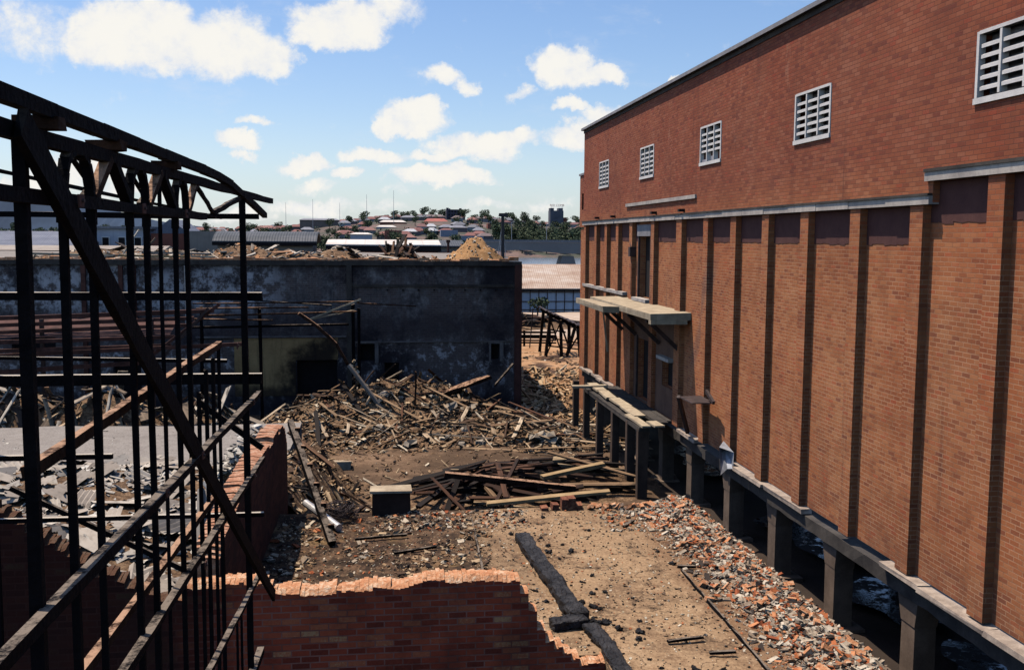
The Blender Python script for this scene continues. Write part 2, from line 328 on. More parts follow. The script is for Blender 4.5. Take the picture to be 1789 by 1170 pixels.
M_ROOFPALE=mat_corr('pale iron roof',(.50,.38,.28),(.68,.62,.54),(.76,.72,.66),1.0)
M_ROOFBLUE=mat_corr('faded blue grey iron roof',(.10,.11,.14),(.15,.16,.20),(.20,.21,.24))
M_ROOFGREY=mat_corr('dull tan iron roof',(.24,.19,.15),(.33,.27,.21),(.42,.36,.29))
M_WALLTAN=mat_conc('tan cement wall',(.34,.29,.24),(.20,.17,.14),.4)
M_WALLWHITE=mat_conc('white painted wall',(.58,.58,.60),(.36,.36,.40),.4)
M_WALLBLUE=mat_conc('grey fibro wall',(.36,.38,.42),(.24,.25,.29),.5)
M_WALLPALE=mat_conc('pale grey sheeting',(.72,.73,.76),(.48,.49,.53),.5)
M_BRICKFAR=mat_plain('distant brick',(.30,.11,.075),.9,.3,.2)
M_TOWER=mat_plain('dark distant block',(.085,.075,.095),.9,.3,.15)
M_SILO=mat_plain('grey distant silo',(.12,.125,.145),.9,.3,.15)
M_HILL=mat_plain('blue distant range',(.04,.065,.105),1,.3,.002)  # distance haze painted into the range's blue base colour
M_SIGNRED=mat_plain('red sign letters',(.45,.05,.05),.6,.1)
M_BRIDGE=mat_conc('bridge concrete',(.36,.32,.29),(.24,.21,.195),.05)
M_POLE=mat_plain('dark pole',(.05,.045,.045),.8)
# ------------------------------------------------------------------ mesh builder
class MB:
    def __init__(s): s.v=[];s.f=[];s.m=[]
    def quad(s,a,b,c,d,mi=0):
        n=len(s.v); s.v+= [tuple(a),tuple(b),tuple(c),tuple(d)]; s.f.append((n,n+1,n+2,n+3)); s.m.append(mi); return s
    def poly(s,pts,mi=0):
        n=len(s.v); s.v+=[tuple(p) for p in pts]; s.f.append(tuple(range(n,n+len(pts)))); s.m.append(mi); return s
    def hexa(s,p,mi=0):
        n=len(s.v); s.v+=[tuple(q) for q in p]
        for f in ((0,3,2,1),(4,5,6,7),(0,1,5,4),(1,2,6,5),(2,3,7,6),(3,0,4,7)):
            s.f.append(tuple(n+i for i in f)); s.m.append(mi)
        return s
    def ab(s,x0,x1,y0,y1,z0,z1,mi=0,j=0):
        p=[(x0,y0,z0),(x1,y0,z0),(x1,y1,z0),(x0,y1,z0),(x0,y0,z1),(x1,y0,z1),(x1,y1,z1),(x0,y1,z1)]
        if j: p=[(a+U(-j,j),b+U(-j,j),c+U(-j,j)) for a,b,c in p]
        return s.hexa(p,mi)
    def rock(s,c,sx,sy,sz,j=.35,mi=0):
        m=Matrix.Rotation(U(0,6.28),3,'Z')@Matrix.Rotation(U(-.6,.6),3,'X')@Matrix.Rotation(U(-.6,.6),3,'Y')
        p=[]
        for x,y,z in ((-1,-1,-1),(1,-1,-1),(1,1,-1),(-1,1,-1),(-1,-1,1),(1,-1,1),(1,1,1),(-1,1,1)):
            q=m@Vector((x*sx/2*(1-R()*j),y*sy/2*(1-R()*j),z*sz/2*(1-R()*j)))
            p.append((c[0]+q.x,c[1]+q.y,c[2]+q.z))
        return s.hexa(p,mi)
    def beam(s,a,b,w,h,seg=1,j=0.0,mi=0,up=None,tap=(1,1)):
        a=Vector(a);b=Vector(b);d=(b-a).normalized()
        up=Vector(up) if up else (Vector((0,0,1)) if abs(d.z)<.95 else Vector((0,1,0)))
        x=d.cross(up).normalized(); z=x.cross(d).normalized()
        rings=[]
        for i in range(seg+1):
            t=i/seg; c=a.lerp(b,t); k=tap[0]+(tap[1]-tap[0])*t
            n=len(s.v)
            for sx,sz in ((-1,-1),(1,-1),(1,1),(-1,1)):
                q=c+x*(sx*w/2*k+U(-j,j))+z*(sz*h/2*k+U(-j,j))
                if j and i in (0,seg): q=q+d*U(-j,j)*3
                s.v.append(tuple(q))
            rings.append(n)
        for i in range(seg):
            p,q=rings[i],rings[i+1]
            for k in range(4):
                s.f.append((p+k,p+(k+1)%4,q+(k+1)%4,q+k)); s.m.append(mi)
        s.f.append(tuple(rings[0]+k for k in (3,2,1,0))); s.m.append(mi)
        s.f.append(tuple(rings[-1]+k for k in range(4))); s.m.append(mi)
        return s
    def path(s,pts,w,h,mi=0,j=0,up=None):
        for a,b in zip(pts[:-1],pts[1:]): s.beam(a,b,w,h,1,j,mi,up)
        return s
    def tube(s,a,b,r0,r1=None,k=10,mi=0,cap=True):
        r1=r0 if r1 is None else r1
        a=Vector(a);b=Vector(b);d=(b-a).normalized(); up=Vector((0,0,1)) if abs(d.z)<.95 else Vector((0,1,0))
        x=d.cross(up).normalized(); z=x.cross(d)
        n=len(s.v)
        for c,r in ((a,r0),(b,r1)):
            for i in range(k):
                t=6.2832*i/k; s.v.append(tuple(c+x*r*math.cos(t)+z*r*math.sin(t)))
        for i in range(k):
            s.f.append((n+i,n+(i+1)%k,n+k+(i+1)%k,n+k+i)); s.m.append(mi)
        if cap:
            s.f.append(tuple(n+i for i in range(k))); s.m.append(mi); s.f.append(tuple(n+k+i for i in range(k))); s.m.append(mi)
        return s
    def grid(s,xs,ys,fz,mi=0):
        n=len(s.v); w=len(xs)
        for y in ys:
            for x in xs: s.v.append((x,y,fz(x,y)))
        for j in range(len(ys)-1):
            for i in range(w-1):
                k=n+j*w+i; s.f.append((k,k+1,k+w+1,k+w)); s.m.append(mi)
        return s
    def wallX(s,X,y0,y1,z0,z1,holes,dep,mi=0):   # wall facing -X with rectangular openings and reveals
        ys=sorted({y0,y1,*[h[0] for h in holes],*[h[1] for h in holes]}); zs=sorted({z0,z1,*[h[2] for h in holes],*[h[3] for h in holes]})
        for a,b in zip(ys[:-1],ys[1:]):
            for c,d in zip(zs[:-1],zs[1:]):
                my,mz=(a+b)/2,(c+d)/2
                if any(h[0]<my<h[1] and h[2]<mz<h[3] for h in holes): continue
                s.quad((X,b,c),(X,a,c),(X,a,d),(X,b,d),mi)
        for h in holes:
            a,b,c,d=h[:4]; Q=X+dep
            s.quad((X,a,c),(Q,a,c),(Q,a,d),(X,a,d),mi); s.quad((X,b,c),(Q,b,c),(Q,b,d),(X,b,d),mi)
            s.quad((X,a,c),(X,b,c),(Q,b,c),(Q,a,c),mi); s.quad((X,a,d),(X,b,d),(Q,b,d),(Q,a,d),mi)
        return s
    def wallY(s,Y,x0,x1,z0,z1,holes,dep,mi=0):
        xs=sorted({x0,x1,*[h[0] for h in holes],*[h[1] for h in holes]}); zs=sorted({z0,z1,*[h[2] for h in holes],*[h[3] for h in holes]})
        for a,b in zip(xs[:-1],xs[1:]):
            for c,d in zip(zs[:-1],zs[1:]):
                mx,mz=(a+b)/2,(c+d)/2
                if any(h[0]<mx<h[1] and h[2]<mz<h[3] for h in holes): continue
                s.quad((a,Y,c),(b,Y,c),(b,Y,d),(a,Y,d),mi)
        for h in holes:
            a,b,c,d=h[:4]; Q=Y+dep
            s.quad((a,Y,c),(a,Q,c),(a,Q,d),(a,Y,d),mi); s.quad((b,Y,c),(b,Q,c),(b,Q,d),(b,Y,d),mi)
            s.quad((a,Y,c),(b,Y,c),(b,Q,c),(a,Q,c),mi); s.quad((a,Y,d),(b,Y,d),(b,Q,d),(a,Q,d),mi)
        return s
    def mesh(s,name,mats,off=(0,0,0)):
        me=bpy.data.meshes.new(name); o=off
        me.from_pydata([(a-o[0],b-o[1],c-o[2]) for a,b,c in s.v],[],s.f)
        mats=mats if isinstance(mats,(list,tuple)) else [mats]
        for m in mats: me.materials.append(m)
        if len(mats)>1: me.polygons.foreach_set('material_index',s.m)
        me.update(); return me
    def part(s,name,mats,parent,label=None):
        off=ORIGIN[parent.name]
        ob=bpy.data.objects.new(name,s.mesh(name,mats,off)); COL.objects.link(ob); ob.parent=parent
        ORIGIN[ob.name]=off
        if label: ob['label']=label
        return ob
    def solo(s,name,mats,label,cat,loc=(0,0,0),group=None,kind=None):
        ob=bpy.data.objects.new(name,s.mesh(name,mats,loc)); COL.objects.link(ob); ob.location=loc
        ORIGIN[ob.name]=tuple(loc); tag(ob,label,cat,group,kind); return ob
def tag(o,label,cat,group=None,kind=None):
    if label: o['label']=label
    if cat: o['category']=cat
    if group: o['group']=group
    if kind: o['kind']=kind
def thing(name,label,cat,loc=(0,0,0),group=None):
    o=bpy.data.objects.new(name,None); COL.objects.link(o); o.location=loc; o.empty_display_size=.2
    ORIGIN[o.name]=tuple(loc); tag(o,label,cat,group); return o
def copy_tree(o,parent=None):
    c=o.copy(); COL.objects.link(c)
    if parent: c.parent=parent
    for ch in list(o.children): copy_tree(ch,c)
    return c
def fbm(x,y,z=0,o=4):
    t=0;a=1;f=1
    for i in range(o):
        t+=a*mnoise.noise((x*f+13.1*i,y*f,z*f+7.7*i)); a*=.5; f*=2.03
    return t
def frange(a,b,s):
    n=max(1,int(round((b-a)/s))); return [a+(b-a)*i/n for i in range(n+1)]
def ss(x,a,b):
    t=min(1,max(0,(x-a)/(b-a))); return t*t*(3-2*t)
# ------------------------------------------------------------------ camera
PITCH,YAW,ROLL=math.atan(168.5/1750),math.atan(228*.9953/1750),math.radians(.38)
cam=bpy.data.objects.new('camera',bpy.data.cameras.new('camera')); COL.objects.link(cam); SC.camera=cam
fw=Vector((math.sin(YAW)*math.cos(PITCH),math.cos(YAW)*math.cos(PITCH),-math.sin(PITCH)))
r0=Vector((math.cos(YAW),-math.sin(YAW),0)); u0=r0.cross(fw)
rr=r0*math.cos(ROLL)+u0*math.sin(ROLL); uu=u0*math.cos(ROLL)-r0*math.sin(ROLL)
mw=Matrix((rr,uu,-fw)).transposed().to_4x4(); mw.translation=(0,0,6.3); cam.matrix_world=mw
cam.data.sensor_width=36; cam.data.lens=1750/1789*36; cam.data.clip_start=.05; cam.data.clip_end=30000
def pixray(x,y):
    a=(x-894.5)/1750; b=(585-y)/1750
    return fw+rr*a+uu*b
# ------------------------------------------------------------------ world + sun
SUN=Vector((.34,-.23,-1)).normalized()
def world():
    g=G('World',True); SC.world=g.own
    sky=g.nt.nodes.new('ShaderNodeTexSky'); sky.sky_type='NISHITA'; sky.sun_disc=False
    sky.sun_elevation=math.radians(67.7); sky.sun_rotation=math.radians(-56); sky.air_density=1.0; sky.dust_density=.6; sky.ozone_density=1.6
    skc=g.n('ShaderNodeHueSaturation',Saturation=SKY_SAT,Value=1.0,Color=sky.outputs[0]).outputs[0]
    skc=g.mix(1.0,skc,(1.0,.98,1.06),'MULTIPLY')
    d=g.n('ShaderNodeTexCoord').outputs['Generated']; p=g.sep(d)
    yy=g.math('MAXIMUM',p[1],.02)
    u=g.math('DIVIDE',p[0],yy); v=g.math('DIVIDE',p[2],yy)
    uv=g.comb(u,v,0.0)
    nA=g.n('ShaderNodeTexNoise',Vector=uv,Scale=16.0,Detail=7.0,Roughness=.62).outputs[1]
    na=g.sep(nA)
    wu=g.math('ADD',u,g.math('MULTIPLY',g.math('SUBTRACT',na[0],.5),.075))
    wv=g.math('ADD',v,g.math('MULTIPLY',g.math('SUBTRACT',na[1],.5),.06))
    CL=[(50,45,120,55,.55),(165,75,70,40,.9),(230,55,110,65,1),(290,75,90,45,1),(400,80,110,50,1),(470,100,60,38,1),(410,40,70,35,.7),(600,35,85,38,1),(560,55,50,28,.9),(680,20,70,30,.6),
        (775,126,42,20,.8),(826,142,24,17,.7),(985,120,58,46,1.1),(1045,136,38,22,1),(900,162,26,12,.6),(722,200,58,34,1),(740,185,38,24,1.1),(695,222,40,18,1),(455,214,28,11,.6),(422,252,38,18,.95),(420,280,30,11,.7),
        (830,256,90,26,1),(890,242,60,22,1),(770,274,60,13,.9),(655,275,58,18,1),(535,295,48,15,.9),(602,310,24,10,.9),(770,310,90,17,1),(1000,193,38,11,.85),(1060,210,50,20,.8),(1000,240,60,24,.95),(1070,240,55,30,.9),
        (550,362,70,17,.85),(430,375,60,14,.7),(60,325,70,30,.8),(140,295,90,34,.75),(230,330,90,22,.7),(1188,145,14,10,.9),(660,355,60,10,.45),(860,360,70,11,.45),(700,330,40,8,.4),(950,350,60,12,.5),(560,330,40,10,.5)]
    acc=None
    for x,y,a,b,st in CL:
        q=pixray(x,y); cu,cv=q.x/q.y,q.z/q.y
        q2=pixray(x+a,y); au=abs(q2.x/q2.y-cu); q3=pixray(x,y-b); bv=abs(q3.z/q3.y-cv)
        du=g.math('MULTIPLY',g.math('SUBTRACT',wu,cu),1/(au*1.25)); dv=g.math('MULTIPLY',g.math('SUBTRACT',wv,cv),1/(bv*1.3))
        dd=g.math('ADD',g.math('MULTIPLY',du,du),g.math('MULTIPLY',dv,dv))
        m=g.math('MULTIPLY',g.math('SUBTRACT',1.0,dd,clamp=True),st)
        acc=m if acc is None else g.math('MAXIMUM',acc,m)
    fine=g.n('ShaderNodeTexNoise',Vector=uv,Scale=34.0,Detail=8.0,Roughness=.66).outputs[0]
    dens=g.step(g.math('ADD',acc,g.math('MULTIPLY',g.math('SUBTRACT',fine,.5),1.15)),.10,.70)
    front=g.step(p[1],.03,.15)
    dens=g.math('MULTIPLY',dens,front)
    wisp=g.n('ShaderNodeTexNoise',Vector=g.comb(u,g.math('MULTIPLY',v,2.6),0.0),Scale=7.0,Detail=7.0,Roughness=.65).outputs[0]
    dens=g.math('MAXIMUM',dens,g.math('MULTIPLY',g.math('MULTIPLY',g.step(wisp,.52,.75),.28),front))
    ccol=g.mix(g.step(g.math('ADD',fine,g.math('MULTIPLY',acc,.25)),.35,.8),(CLOUD*.80,CLOUD*.84,CLOUD*.93),(CLOUD*1.03,CLOUD*1.0,CLOUD*.93))
    # haze whitens the lowest few degrees
    hz=g.math('SUBTRACT',1.0,g.step(v,-.02,.13))
    skc=g.mix(g.math('MULTIPLY',hz,.45),skc,(CLOUD*.56,CLOUD*.76,CLOUD*.95))
    col=g.mix(g.math('MULTIPLY',dens,.97),skc,ccol)
    bg=g.n('ShaderNodeBackground',Color=col,Strength=SKY_STR)
    o=g.nt.nodes.new('ShaderNodeOutputWorld'); g.nt.links.new(bg.outputs[0],o.inputs[0])
SKY_STR=.135; SKY_SAT=1.14; CLOUD=6.9
world()
sl=bpy.data.lights.new('sun','SUN'); sl.energy=5.0; sl.angle=math.radians(.53); sl.color=(1,.905,.80)
so=bpy.data.objects.new('sun',sl); COL.objects.link(so); so.rotation_euler=SUN.to_track_quat('-Z','Y').to_euler(); so.location=(-20,30,80)
SC.view_settings.view_transform='Standard'; SC.view_settings.look='None'; SC.view_settings.exposure=0; SC.view_settings.gamma=1
SC.cycles.max_bounces=6; SC.cycles.diffuse_bounces=0; SC.cycles.caustics_reflective=False; SC.cycles.caustics_refractive=False
# ------------------------------------------------------------------ ground, hill, river
RIDGE=[(-.62,6),(-.42,5),(-.30,6),(-.16,10),(-.09,13),(-.04,19),(.02,24),(.065,25),(.12,22),(.17,18),(.25,18),(.40,10),(.7,6)]
def ridge(u):
    if u<=RIDGE[0][0]: return RIDGE[0][1]
    for (a,h),(b,k) in zip(RIDGE[:-1],RIDGE[1:]):
        if u<=b: return h+(k-h)*ss(u,a,b)
    return RIDGE[-1][1]
def land(x,y):
    if y<640:
        z=-2.4-5.6*ss(y,142,165)
        if y<142 and y>12: z+=.10*fbm(x*.35,y*.35)*ss(y,22,30)
        if y>620: z=-8+ (y-620)/20*2.5
        return z
    u=x/y; h=ridge(u); t=ss(y,640,1020)
    z=-5.5+(h+5.5)*(.22*min(1,(y-640)/40)+.78*t)
    if y>1050: z=z-(y-1050)*.02
    return z+.8*fbm(x*.01,y*.01)
g=MB()
xs=sorted(set(frange(-60,60,1.2)+[-4000,-2200,-1200,-800,-600,-450,-350,-280,-220,-170,-130,-100,-80,80,100,130,170,210,250,300,360,430,520,650,900,1400,2500,4500]))
ys=frange(-40,14,6)+frange(15,60,.9)+frange(62,142,4)+[150,158,166,200,300,450,620,630]+frange(640,1060,20)+[1200,1600,2600,5000,9000,14000]
g.grid(xs,ys,land)
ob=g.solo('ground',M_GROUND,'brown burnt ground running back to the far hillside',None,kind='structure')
for p in ob.data.polygons: p.use_smooth=True
rv=MB().quad((-1500,150,-6),(1500,150,-6),(1500,660,-6),(-1500,660,-6)).solo('river',M_RIVER,'grey blue river below the bridge',None,kind='structure')
m=MB(); Y=6200
prof=[(-3100,60),(-2700,150),(-2500,205),(-2350,225),(-2150,205),(-1950,215),(-1750,185),(-1500,120),(-1200,70),(-800,35),(-200,20),(800,10)]
for (a,h),(b,k) in zip(prof[:-1],prof[1:]):
    N=5
    for i in range(N):
        t0,t1=i/N,(i+1)/N; xa,xb=a+(b-a)*t0,a+(b-a)*t1
        f=lambda t,x:h+(k-h)*t+10*fbm(x*.006,2.2)
        m.quad((xa,Y,-30),(xb,Y,-30),(xb,Y+500,f(t1,xb)),(xa,Y+500,f(t0,xa)))
m.solo('hills',M_HILL,'hazy blue wooded range on the left horizon',None,kind='structure')
# slab, yard
def slabz(x,y): return .035*fbm(x*.8,y*.8)
g=MB()
def slab_patch(x0,x1,y0,y1):
    g.grid(frange(x0,x1,.18),frange(y0,y1,.18),slabz)
slab_patch(-2.35,7.2,14.44,22.85); slab_patch(3.3,7.2,8,14.44)
g.quad((-2.35,22.85,-2.6),(7.2,22.85,-2.6),(7.2,22.85,0),(-2.35,22.85,0)); g.quad((7.2,8,-2.6),(7.2,22.85,-2.6),(7.2,22.85,0),(7.2,8,0)); g.quad((3.3,8,-2.6),(3.3,14.44,-2.6),(3.3,14.44,0),(3.3,8,0))
g.solo('concrete_pavement',M_SLAB,'dusty tan concrete slab strewn with ash behind the near wall',None,kind='structure')
g=MB().grid(frange(-40,-2.75,.5),frange(14.44,34.3,.5),lambda x,y:.06*fbm(x*.5,y*.5))
g.quad((-40,34.3,-2.6),(-2.75,34.3,-2.6),(-2.75,34.3,0),(-40,34.3,0)); g.quad((-2.75,24,-2.6),(-2.75,34.3,-2.6),(-2.75,34.3,0),(-2.75,24,0))
g.solo('yard_pavement',M_YARD,'flat grey yard surface left of the broken brick wall',None,kind='structure')
# ------------------------------------------------------------------ the brick warehouse on piers
W=thing('brick_warehouse','long tall red brick warehouse raised on concrete piers along the right','warehouse',(10,30,0))
DOORS=[(36.63,38.3,4.05,6.40),(36.6,38.3,.12,2.46),(33.55,34.85,1.08,2.05)]
mb=MB(); mb.wallX(10.0,5,48.9,0,6.97,DOORS,.35)
mb.ab(10.0,22,48.62,48.9,-.2,11.4)                # rear return wall
mb.part('wall',M_BRICK,W)
WIN=[(y0,y0+1.92,8.62,9.76) for y0 in (14.0,21.45,28.7,36.05,43.4)]
mb=MB(); mb.wallX(9.86,17.11,48.905,7.12,11.5,[w for w in WIN if w[0]>17.2],.4); mb.wallX(9.86,5,17.11,7.541,11.5,WIN[:1],.4)
mb.ab(9.862,10.06,17.112,17.3,7.0,7.54)
mb.quad((9.86,48.905,7.12),(10.4,48.905,7.12),(10.4,48.905,11.5),(9.86,48.905,11.5))
mb.part('upper_wall',M_BRICK,W)
PIL=[48.6,46.12,43.96,41.78,39.43,36.19,32.96,30.08,27.64,25.24,22.81,20.26,17.82,15.4,12.9,10.4]
for i,y in enumerate(PIL):
    w=.62 if i==6 else .45
    MB().ab(9.83,10.06,y-w,y,.0,6.95 if y>17.3 else 7.375).part('pilaster',M_BRICK,W)
# ledges
mb=MB()
for a,b in zip(frange(17.12,48.9,1.6)[:-1],frange(17.12,48.9,1.6)[1:]):
    mb.ab(9.785+U(-.012,.012),10.05,a,b-.012,6.965,7.115+U(-.008,.008))
mb.part('ledge',M_CONC,W)
mb=MB().ab(9.785,10.05,5,17.3,7.38,7.54); mb.part('ledge',M_CONC,W)
MB().ab(10.0,10.05,5,17.11,6.972,7.40).part('recess_panel',M_BRICK,W)
mb=MB().ab(9.76,9.9,17.12,48.9,7.118,7.165).ab(9.76,9.9,5,17.3,7.543,7.60); mb.part('sooty_joint',M_DARKCONC,W)
mb=MB().ab(9.70,10.2,5,49.0,11.55,11.66); mb.part('coping',M_COPING,W)
MB().ab(9.83,10.2,5,48.95,11.42,11.548).part('coping_shade',M_DARKCONC,W)  # dark strip paints the shadow band below the coping
M_MAROON=mat_conc('dark maroon paint',(.125,.056,.046),(.080,.034,.031),2.2,.35)
for i in range(len(PIL)-1):
    y1=PIL[i]-(.62 if i==6 else .45)-.004; y0=PIL[i+1]+.004
    if i==4: y0=38.5
    hi=6.962 if y1>17.4 else 7.368
    m=MB(); N=8
    for k in range(N):
        a_=y0+(y1-y0)*k/N; b_=y0+(y1-y0)*(k+1)/N; m.quad((9.991,b_,hi-.74+U(-.025,.025)),(9.991,a_,hi-.74+U(-.025,.025)),(9.991,a_,hi),(9.991,b_,hi))
    m.part('painted_panel',M_MAROON,W)
# windows
for i,(a,b,c,d) in enumerate(WIN):
    X=9.84
    fr=MB().ab(X+.0,X+.12,a-.02,a+.05,c,d).ab(X+.0,X+.12,b-.05,b+.02,c,d).ab(X+.0,X+.12,a+.05,b-.05,d-.05,d+.01)
    fr.ab(X-.02,X+.12,a-.03,b+.03,c-.05,c+.05)
    fo=fr.part('window_frame',M_CONCL,W)
    mu=MB()
    for k in (1,2):
        y=a+(b-a)*k/3; MB().ab(X,X+.14,y-.03,y+.03,c+.07,d-.06).part('mullion',M_CONCL,fo)
    for k in range(6):
        z=c+.04+(d-c-.10)*(k+1)/6
        if i==2 and k==0: continue
        for q in range(3):
            y0=a+.07+(b-a-.14)*q/3; y1=a+.07+(b-a-.14)*(q+1)/3
            if k==5: continue
            MB().hexa([(X+.02,y0+.02,z-.045),(X+.20,y0+.02,z+.03),(X+.20,y1-.02,z+.03),(X+.02,y1-.02,z-.045),(X+.02,y0+.02,z+.015),(X+.20,y0+.02,z+.09),(X+.20,y1-.02,z+.09),(X+.02,y1-.02,z+.015)]).part('louvre',M_CONCL,fo)
    zb=c if i!=2 else c+.32
    MB().quad((X+.26,a,zb),(X+.26,b,zb),(X+.26,b,d),(X+.26,a,d)).part('glass_pane',M_PANE,fo)
    if i==2:
        MB().ab(X+.05,X+.07,a+.75,a+1.0,c+.07,c+.2).ab(X+.05,X+.07,a+1.35,a+1.85,c+.07,c+.14).part('broken_pane',M_PANE,fo)
MB().ab(9.80,9.9,30.9,40.05,7.60,7.72).part('lintel_strip',M_CONC,W)
for y in (45.3,42.1,35.6,32.2): MB().ab(9.66,9.9,y-.09,y+.09,7.21,7.30).part('bracket',M_DARK,W)
# door openings
for (a,b,c,d) in DOORS[:2]:
    do=MB().ab(10.22,10.3,a,b,c,d).part('door',M_DARK,W)
    MB().ab(9.93,10.1,a-.14,a-.002,c,d+.1).part('door_jamb',M_STEEL,do); MB().ab(9.93,10.1,b+.002,b+.14,c,d+.1).part('door_jamb',M_STEEL,do)
a,b,c,d=DOORS[2]
MB().ab(10.22,10.3,a,b,c,d).part('window_void',M_DARK,W); MB().ab(9.78,10.1,a-.12,b+.12,d,d+.12).part('window_hood',M_CONC,W)
MB().ab(9.90,10.1,36.5,38.45,6.42,6.85).part('door_lintel',M_COPING,W)
MB().ab(9.72,10.1,36.4,38.5,3.93,4.05).part('door_sill',M_CONC,W)
mb=MB().tube((9.86,39.05,4.1),(9.86,39.05,6.0),.045).tube((9.86,39.05,6.0),(9.86,39.3,6.1),.045); pp=mb.part('downpipe',M_STEEL,W)
MB().wallX(9.985,32.98,35.73,.05,3.66,[DOORS[2]],.02).part('render_panel',M_SHADERENDER,W)  # smooth render, its dark tone also paints the shadow of the deck above
MB().wallX(9.985,36.2,38.95,.05,3.66,[DOORS[1]],.02).part('render_panel',M_SHADERENDER,W)
MB().ab(9.74,9.98,38.92,39.2,5.62,6.0).part('meter_box',M_STEEL,W)
MB().ab(9.80,10.0,40.3,48.7,4.0,4.13).part('string_band',M_CONC,W)
M_NIB=mat_conc('dusty broken nib',(.50,.40,.31),(.20,.15,.12),3,.6)
# base nib: broken concrete strip under the brickwork
mb=MB(); y=5.0
while y<48.8:
    l=U(.9,2.6); e=min(48.85,y+l)
    if R()<.75: MB().ab(9.70+U(0,.1),10.05,y,e-.02,-.10-U(0,.04),-.012-U(0,.03),0,.012).part('base_nib',M_NIB,W)
    y=e
MB().beam((10.13,5,-.32),(10.13,48.85,-.32),.5,.3,90,.02).part('edge_beam',M_DARKCONC,W)
# unseen floor openings and low rear wall, shaped so the puddles mirror sky
mb=MB()
SKYHOLE=[(13.9,16.9,18,22.8),(13.9,16.9,23.4,29.4),(13.9,17.2,30.2,39.5),(13.9,17.2,41,47)]
xs_=sorted({10.4,22.0,*[h[0] for h in SKYHOLE],*[h[1] for h in SKYHOLE]}); ys_=sorted({5.0,48.6,*[h[2] for h in SKYHOLE],*[h[3] for h in SKYHOLE]})
for a,b in zip(xs_[:-1],xs_[1:]):
    for c,d in zip(ys_[:-1],ys_[1:]):
        if any(h[0]<=a<h[1] and h[2]<=c<h[3] for h in SKYHOLE): continue
        mb.ab(a,b,c,d,-.45,-.2)
mb.part('floor_slab',M_DARKCONC,W)
MB().ab(22,22.3,5,48.9,-2.5,2.2).part('rear_wall',M_DARKCONC,W)
# piers
for y in (14.05,17.5,20.9,24.3,27.75,31.4,34.8,38.2,41.6,45.0,48.3):
    m=MB().ab(9.98,10.42,y-.24,y+.24,-2.7,-.5,0,.01)
    m.hexa([(9.97,y-.25,-1.0),(10.43,y-.25,-1.0),(10.43,y+.25,-1.0),(9.97,y+.25,-1.0),(9.95,y-.36,-.51),(10.45,y-.36,-.51),(10.45,y+.36,-.51),(9.95,y+.36,-.51)])
    m.part('pier',M_COLUMN,W)
    MB().ab(9.78,10.62,y-.45,y+.45,-2.7,-2.33,0,.05).part('pier_footing',M_COLUMN,W)
for x in (13.4,18):
    for y in frange(10.5,45,3.45):
        MB().ab(x,x+.42,y-.22,y+.22,-2.7,-.46).part('pier',M_COLUMN,W)
# rear annex
mb=MB(); mb.wallX(9.95,48.92,50.3,6.88,9.45,[(49.35,49.8,7.75,8.55)],.25); mb.quad((9.95,48.92,6.88),(12,48.92,6.88),(12,50.3,6.88),(9.95,50.3,6.88)); mb.ab(9.96,12,50.05,50.3,6.9,9.44)
an=mb.part('annex',M_BRICK,W); MB().ab(9.9,12,48.93,50.4,9.45,9.55).part('annex_coping',M_COPING,an); MB().ab(10.15,10.2,49.35,49.8,7.75,8.55).part('annex_window',M_DARK,an)
MB().ab(10.0,10.4,48.91,50.2,-2.5,6.8).part('annex_support',M_BRICK,W)
M_POST=mat_conc('dark timber post',(.13,.085,.058),(.045,.032,.025),2,.5)
# upper platform (broken concrete deck) with brackets
up=MB()
up.ab(8.62,9.98,31.55,41.2,3.68,3.90,0,.02); up.ab(8.02,8.615,35.9,41.0,3.62,3.83,0,.03); up.ab(8.62,9.84,31.5,31.8,3.55,3.675)
upo=up.part('loading_deck',M_DECK,W)
for y in (32.6,35.2,38.6,40.8):
    MB().beam((9.95,y,2.55),(8.8,y,3.6),.12,.14).beam((9.97,y,3.60),(8.75,y,3.60),.12,.12).part('deck_bracket',M_STEEL,upo)
MB().beam((8.5,38.1,3.6),(8.75,38.3,1.9),.06,.05).part('dangling_batten',M_DECK,upo)
# lower platform boards on posts
lo=MB()
lo.ab(9.2,9.62,32.6,41.2,.02,.13,0,.02); lo.ab(9.64,9.86,33,41.2,.0,.11,0,.02)
lod=lo.part('lower_deck',M_DARKCONC,W)
bd=MB()
yy=41.2
while yy>33.6:
    bd.beam((8.75+U(-.08,.08),yy,.2+U(-.02,.02)),(8.75+U(-.05,.1),yy-1.9,.2+U(-.02,.02)),.42,.07,2,.012); yy-=1.95
bd.beam((8.55,33.9,.18),(8.65,31.9,.12),.3,.06,2,.01); bd.beam((9.0,32.6,.16),(9.05,31.7,.16),.35,.06)
bd.part('deck_board',M_DECK,lod)
MB().beam((7.75,40.35,.22),(9.2,40.15,.26),.34,.1,2,.015).part('jutting_board',M_DECK,lod)
MB().beam((8.45,39.2,-.55),(8.85,38.0,.1),.12,.1).part('strut',M_DECK,lod)
for y,w in ((38.6,.3),(36.0,.32),(33.7,.33),(32.2,.4),(41.2,.3),(43.6,.3)):
    MB().ab(8.42,8.42+w*.85,y-.14,y+.14,-2.7,.01,0,.01).part('deck_post',M_POST,lod)
MB().ab(8.42,8.78,32.0,41.0,-.08,.06,0,.02).part('deck_bearer',M_DARKCONC,lod)
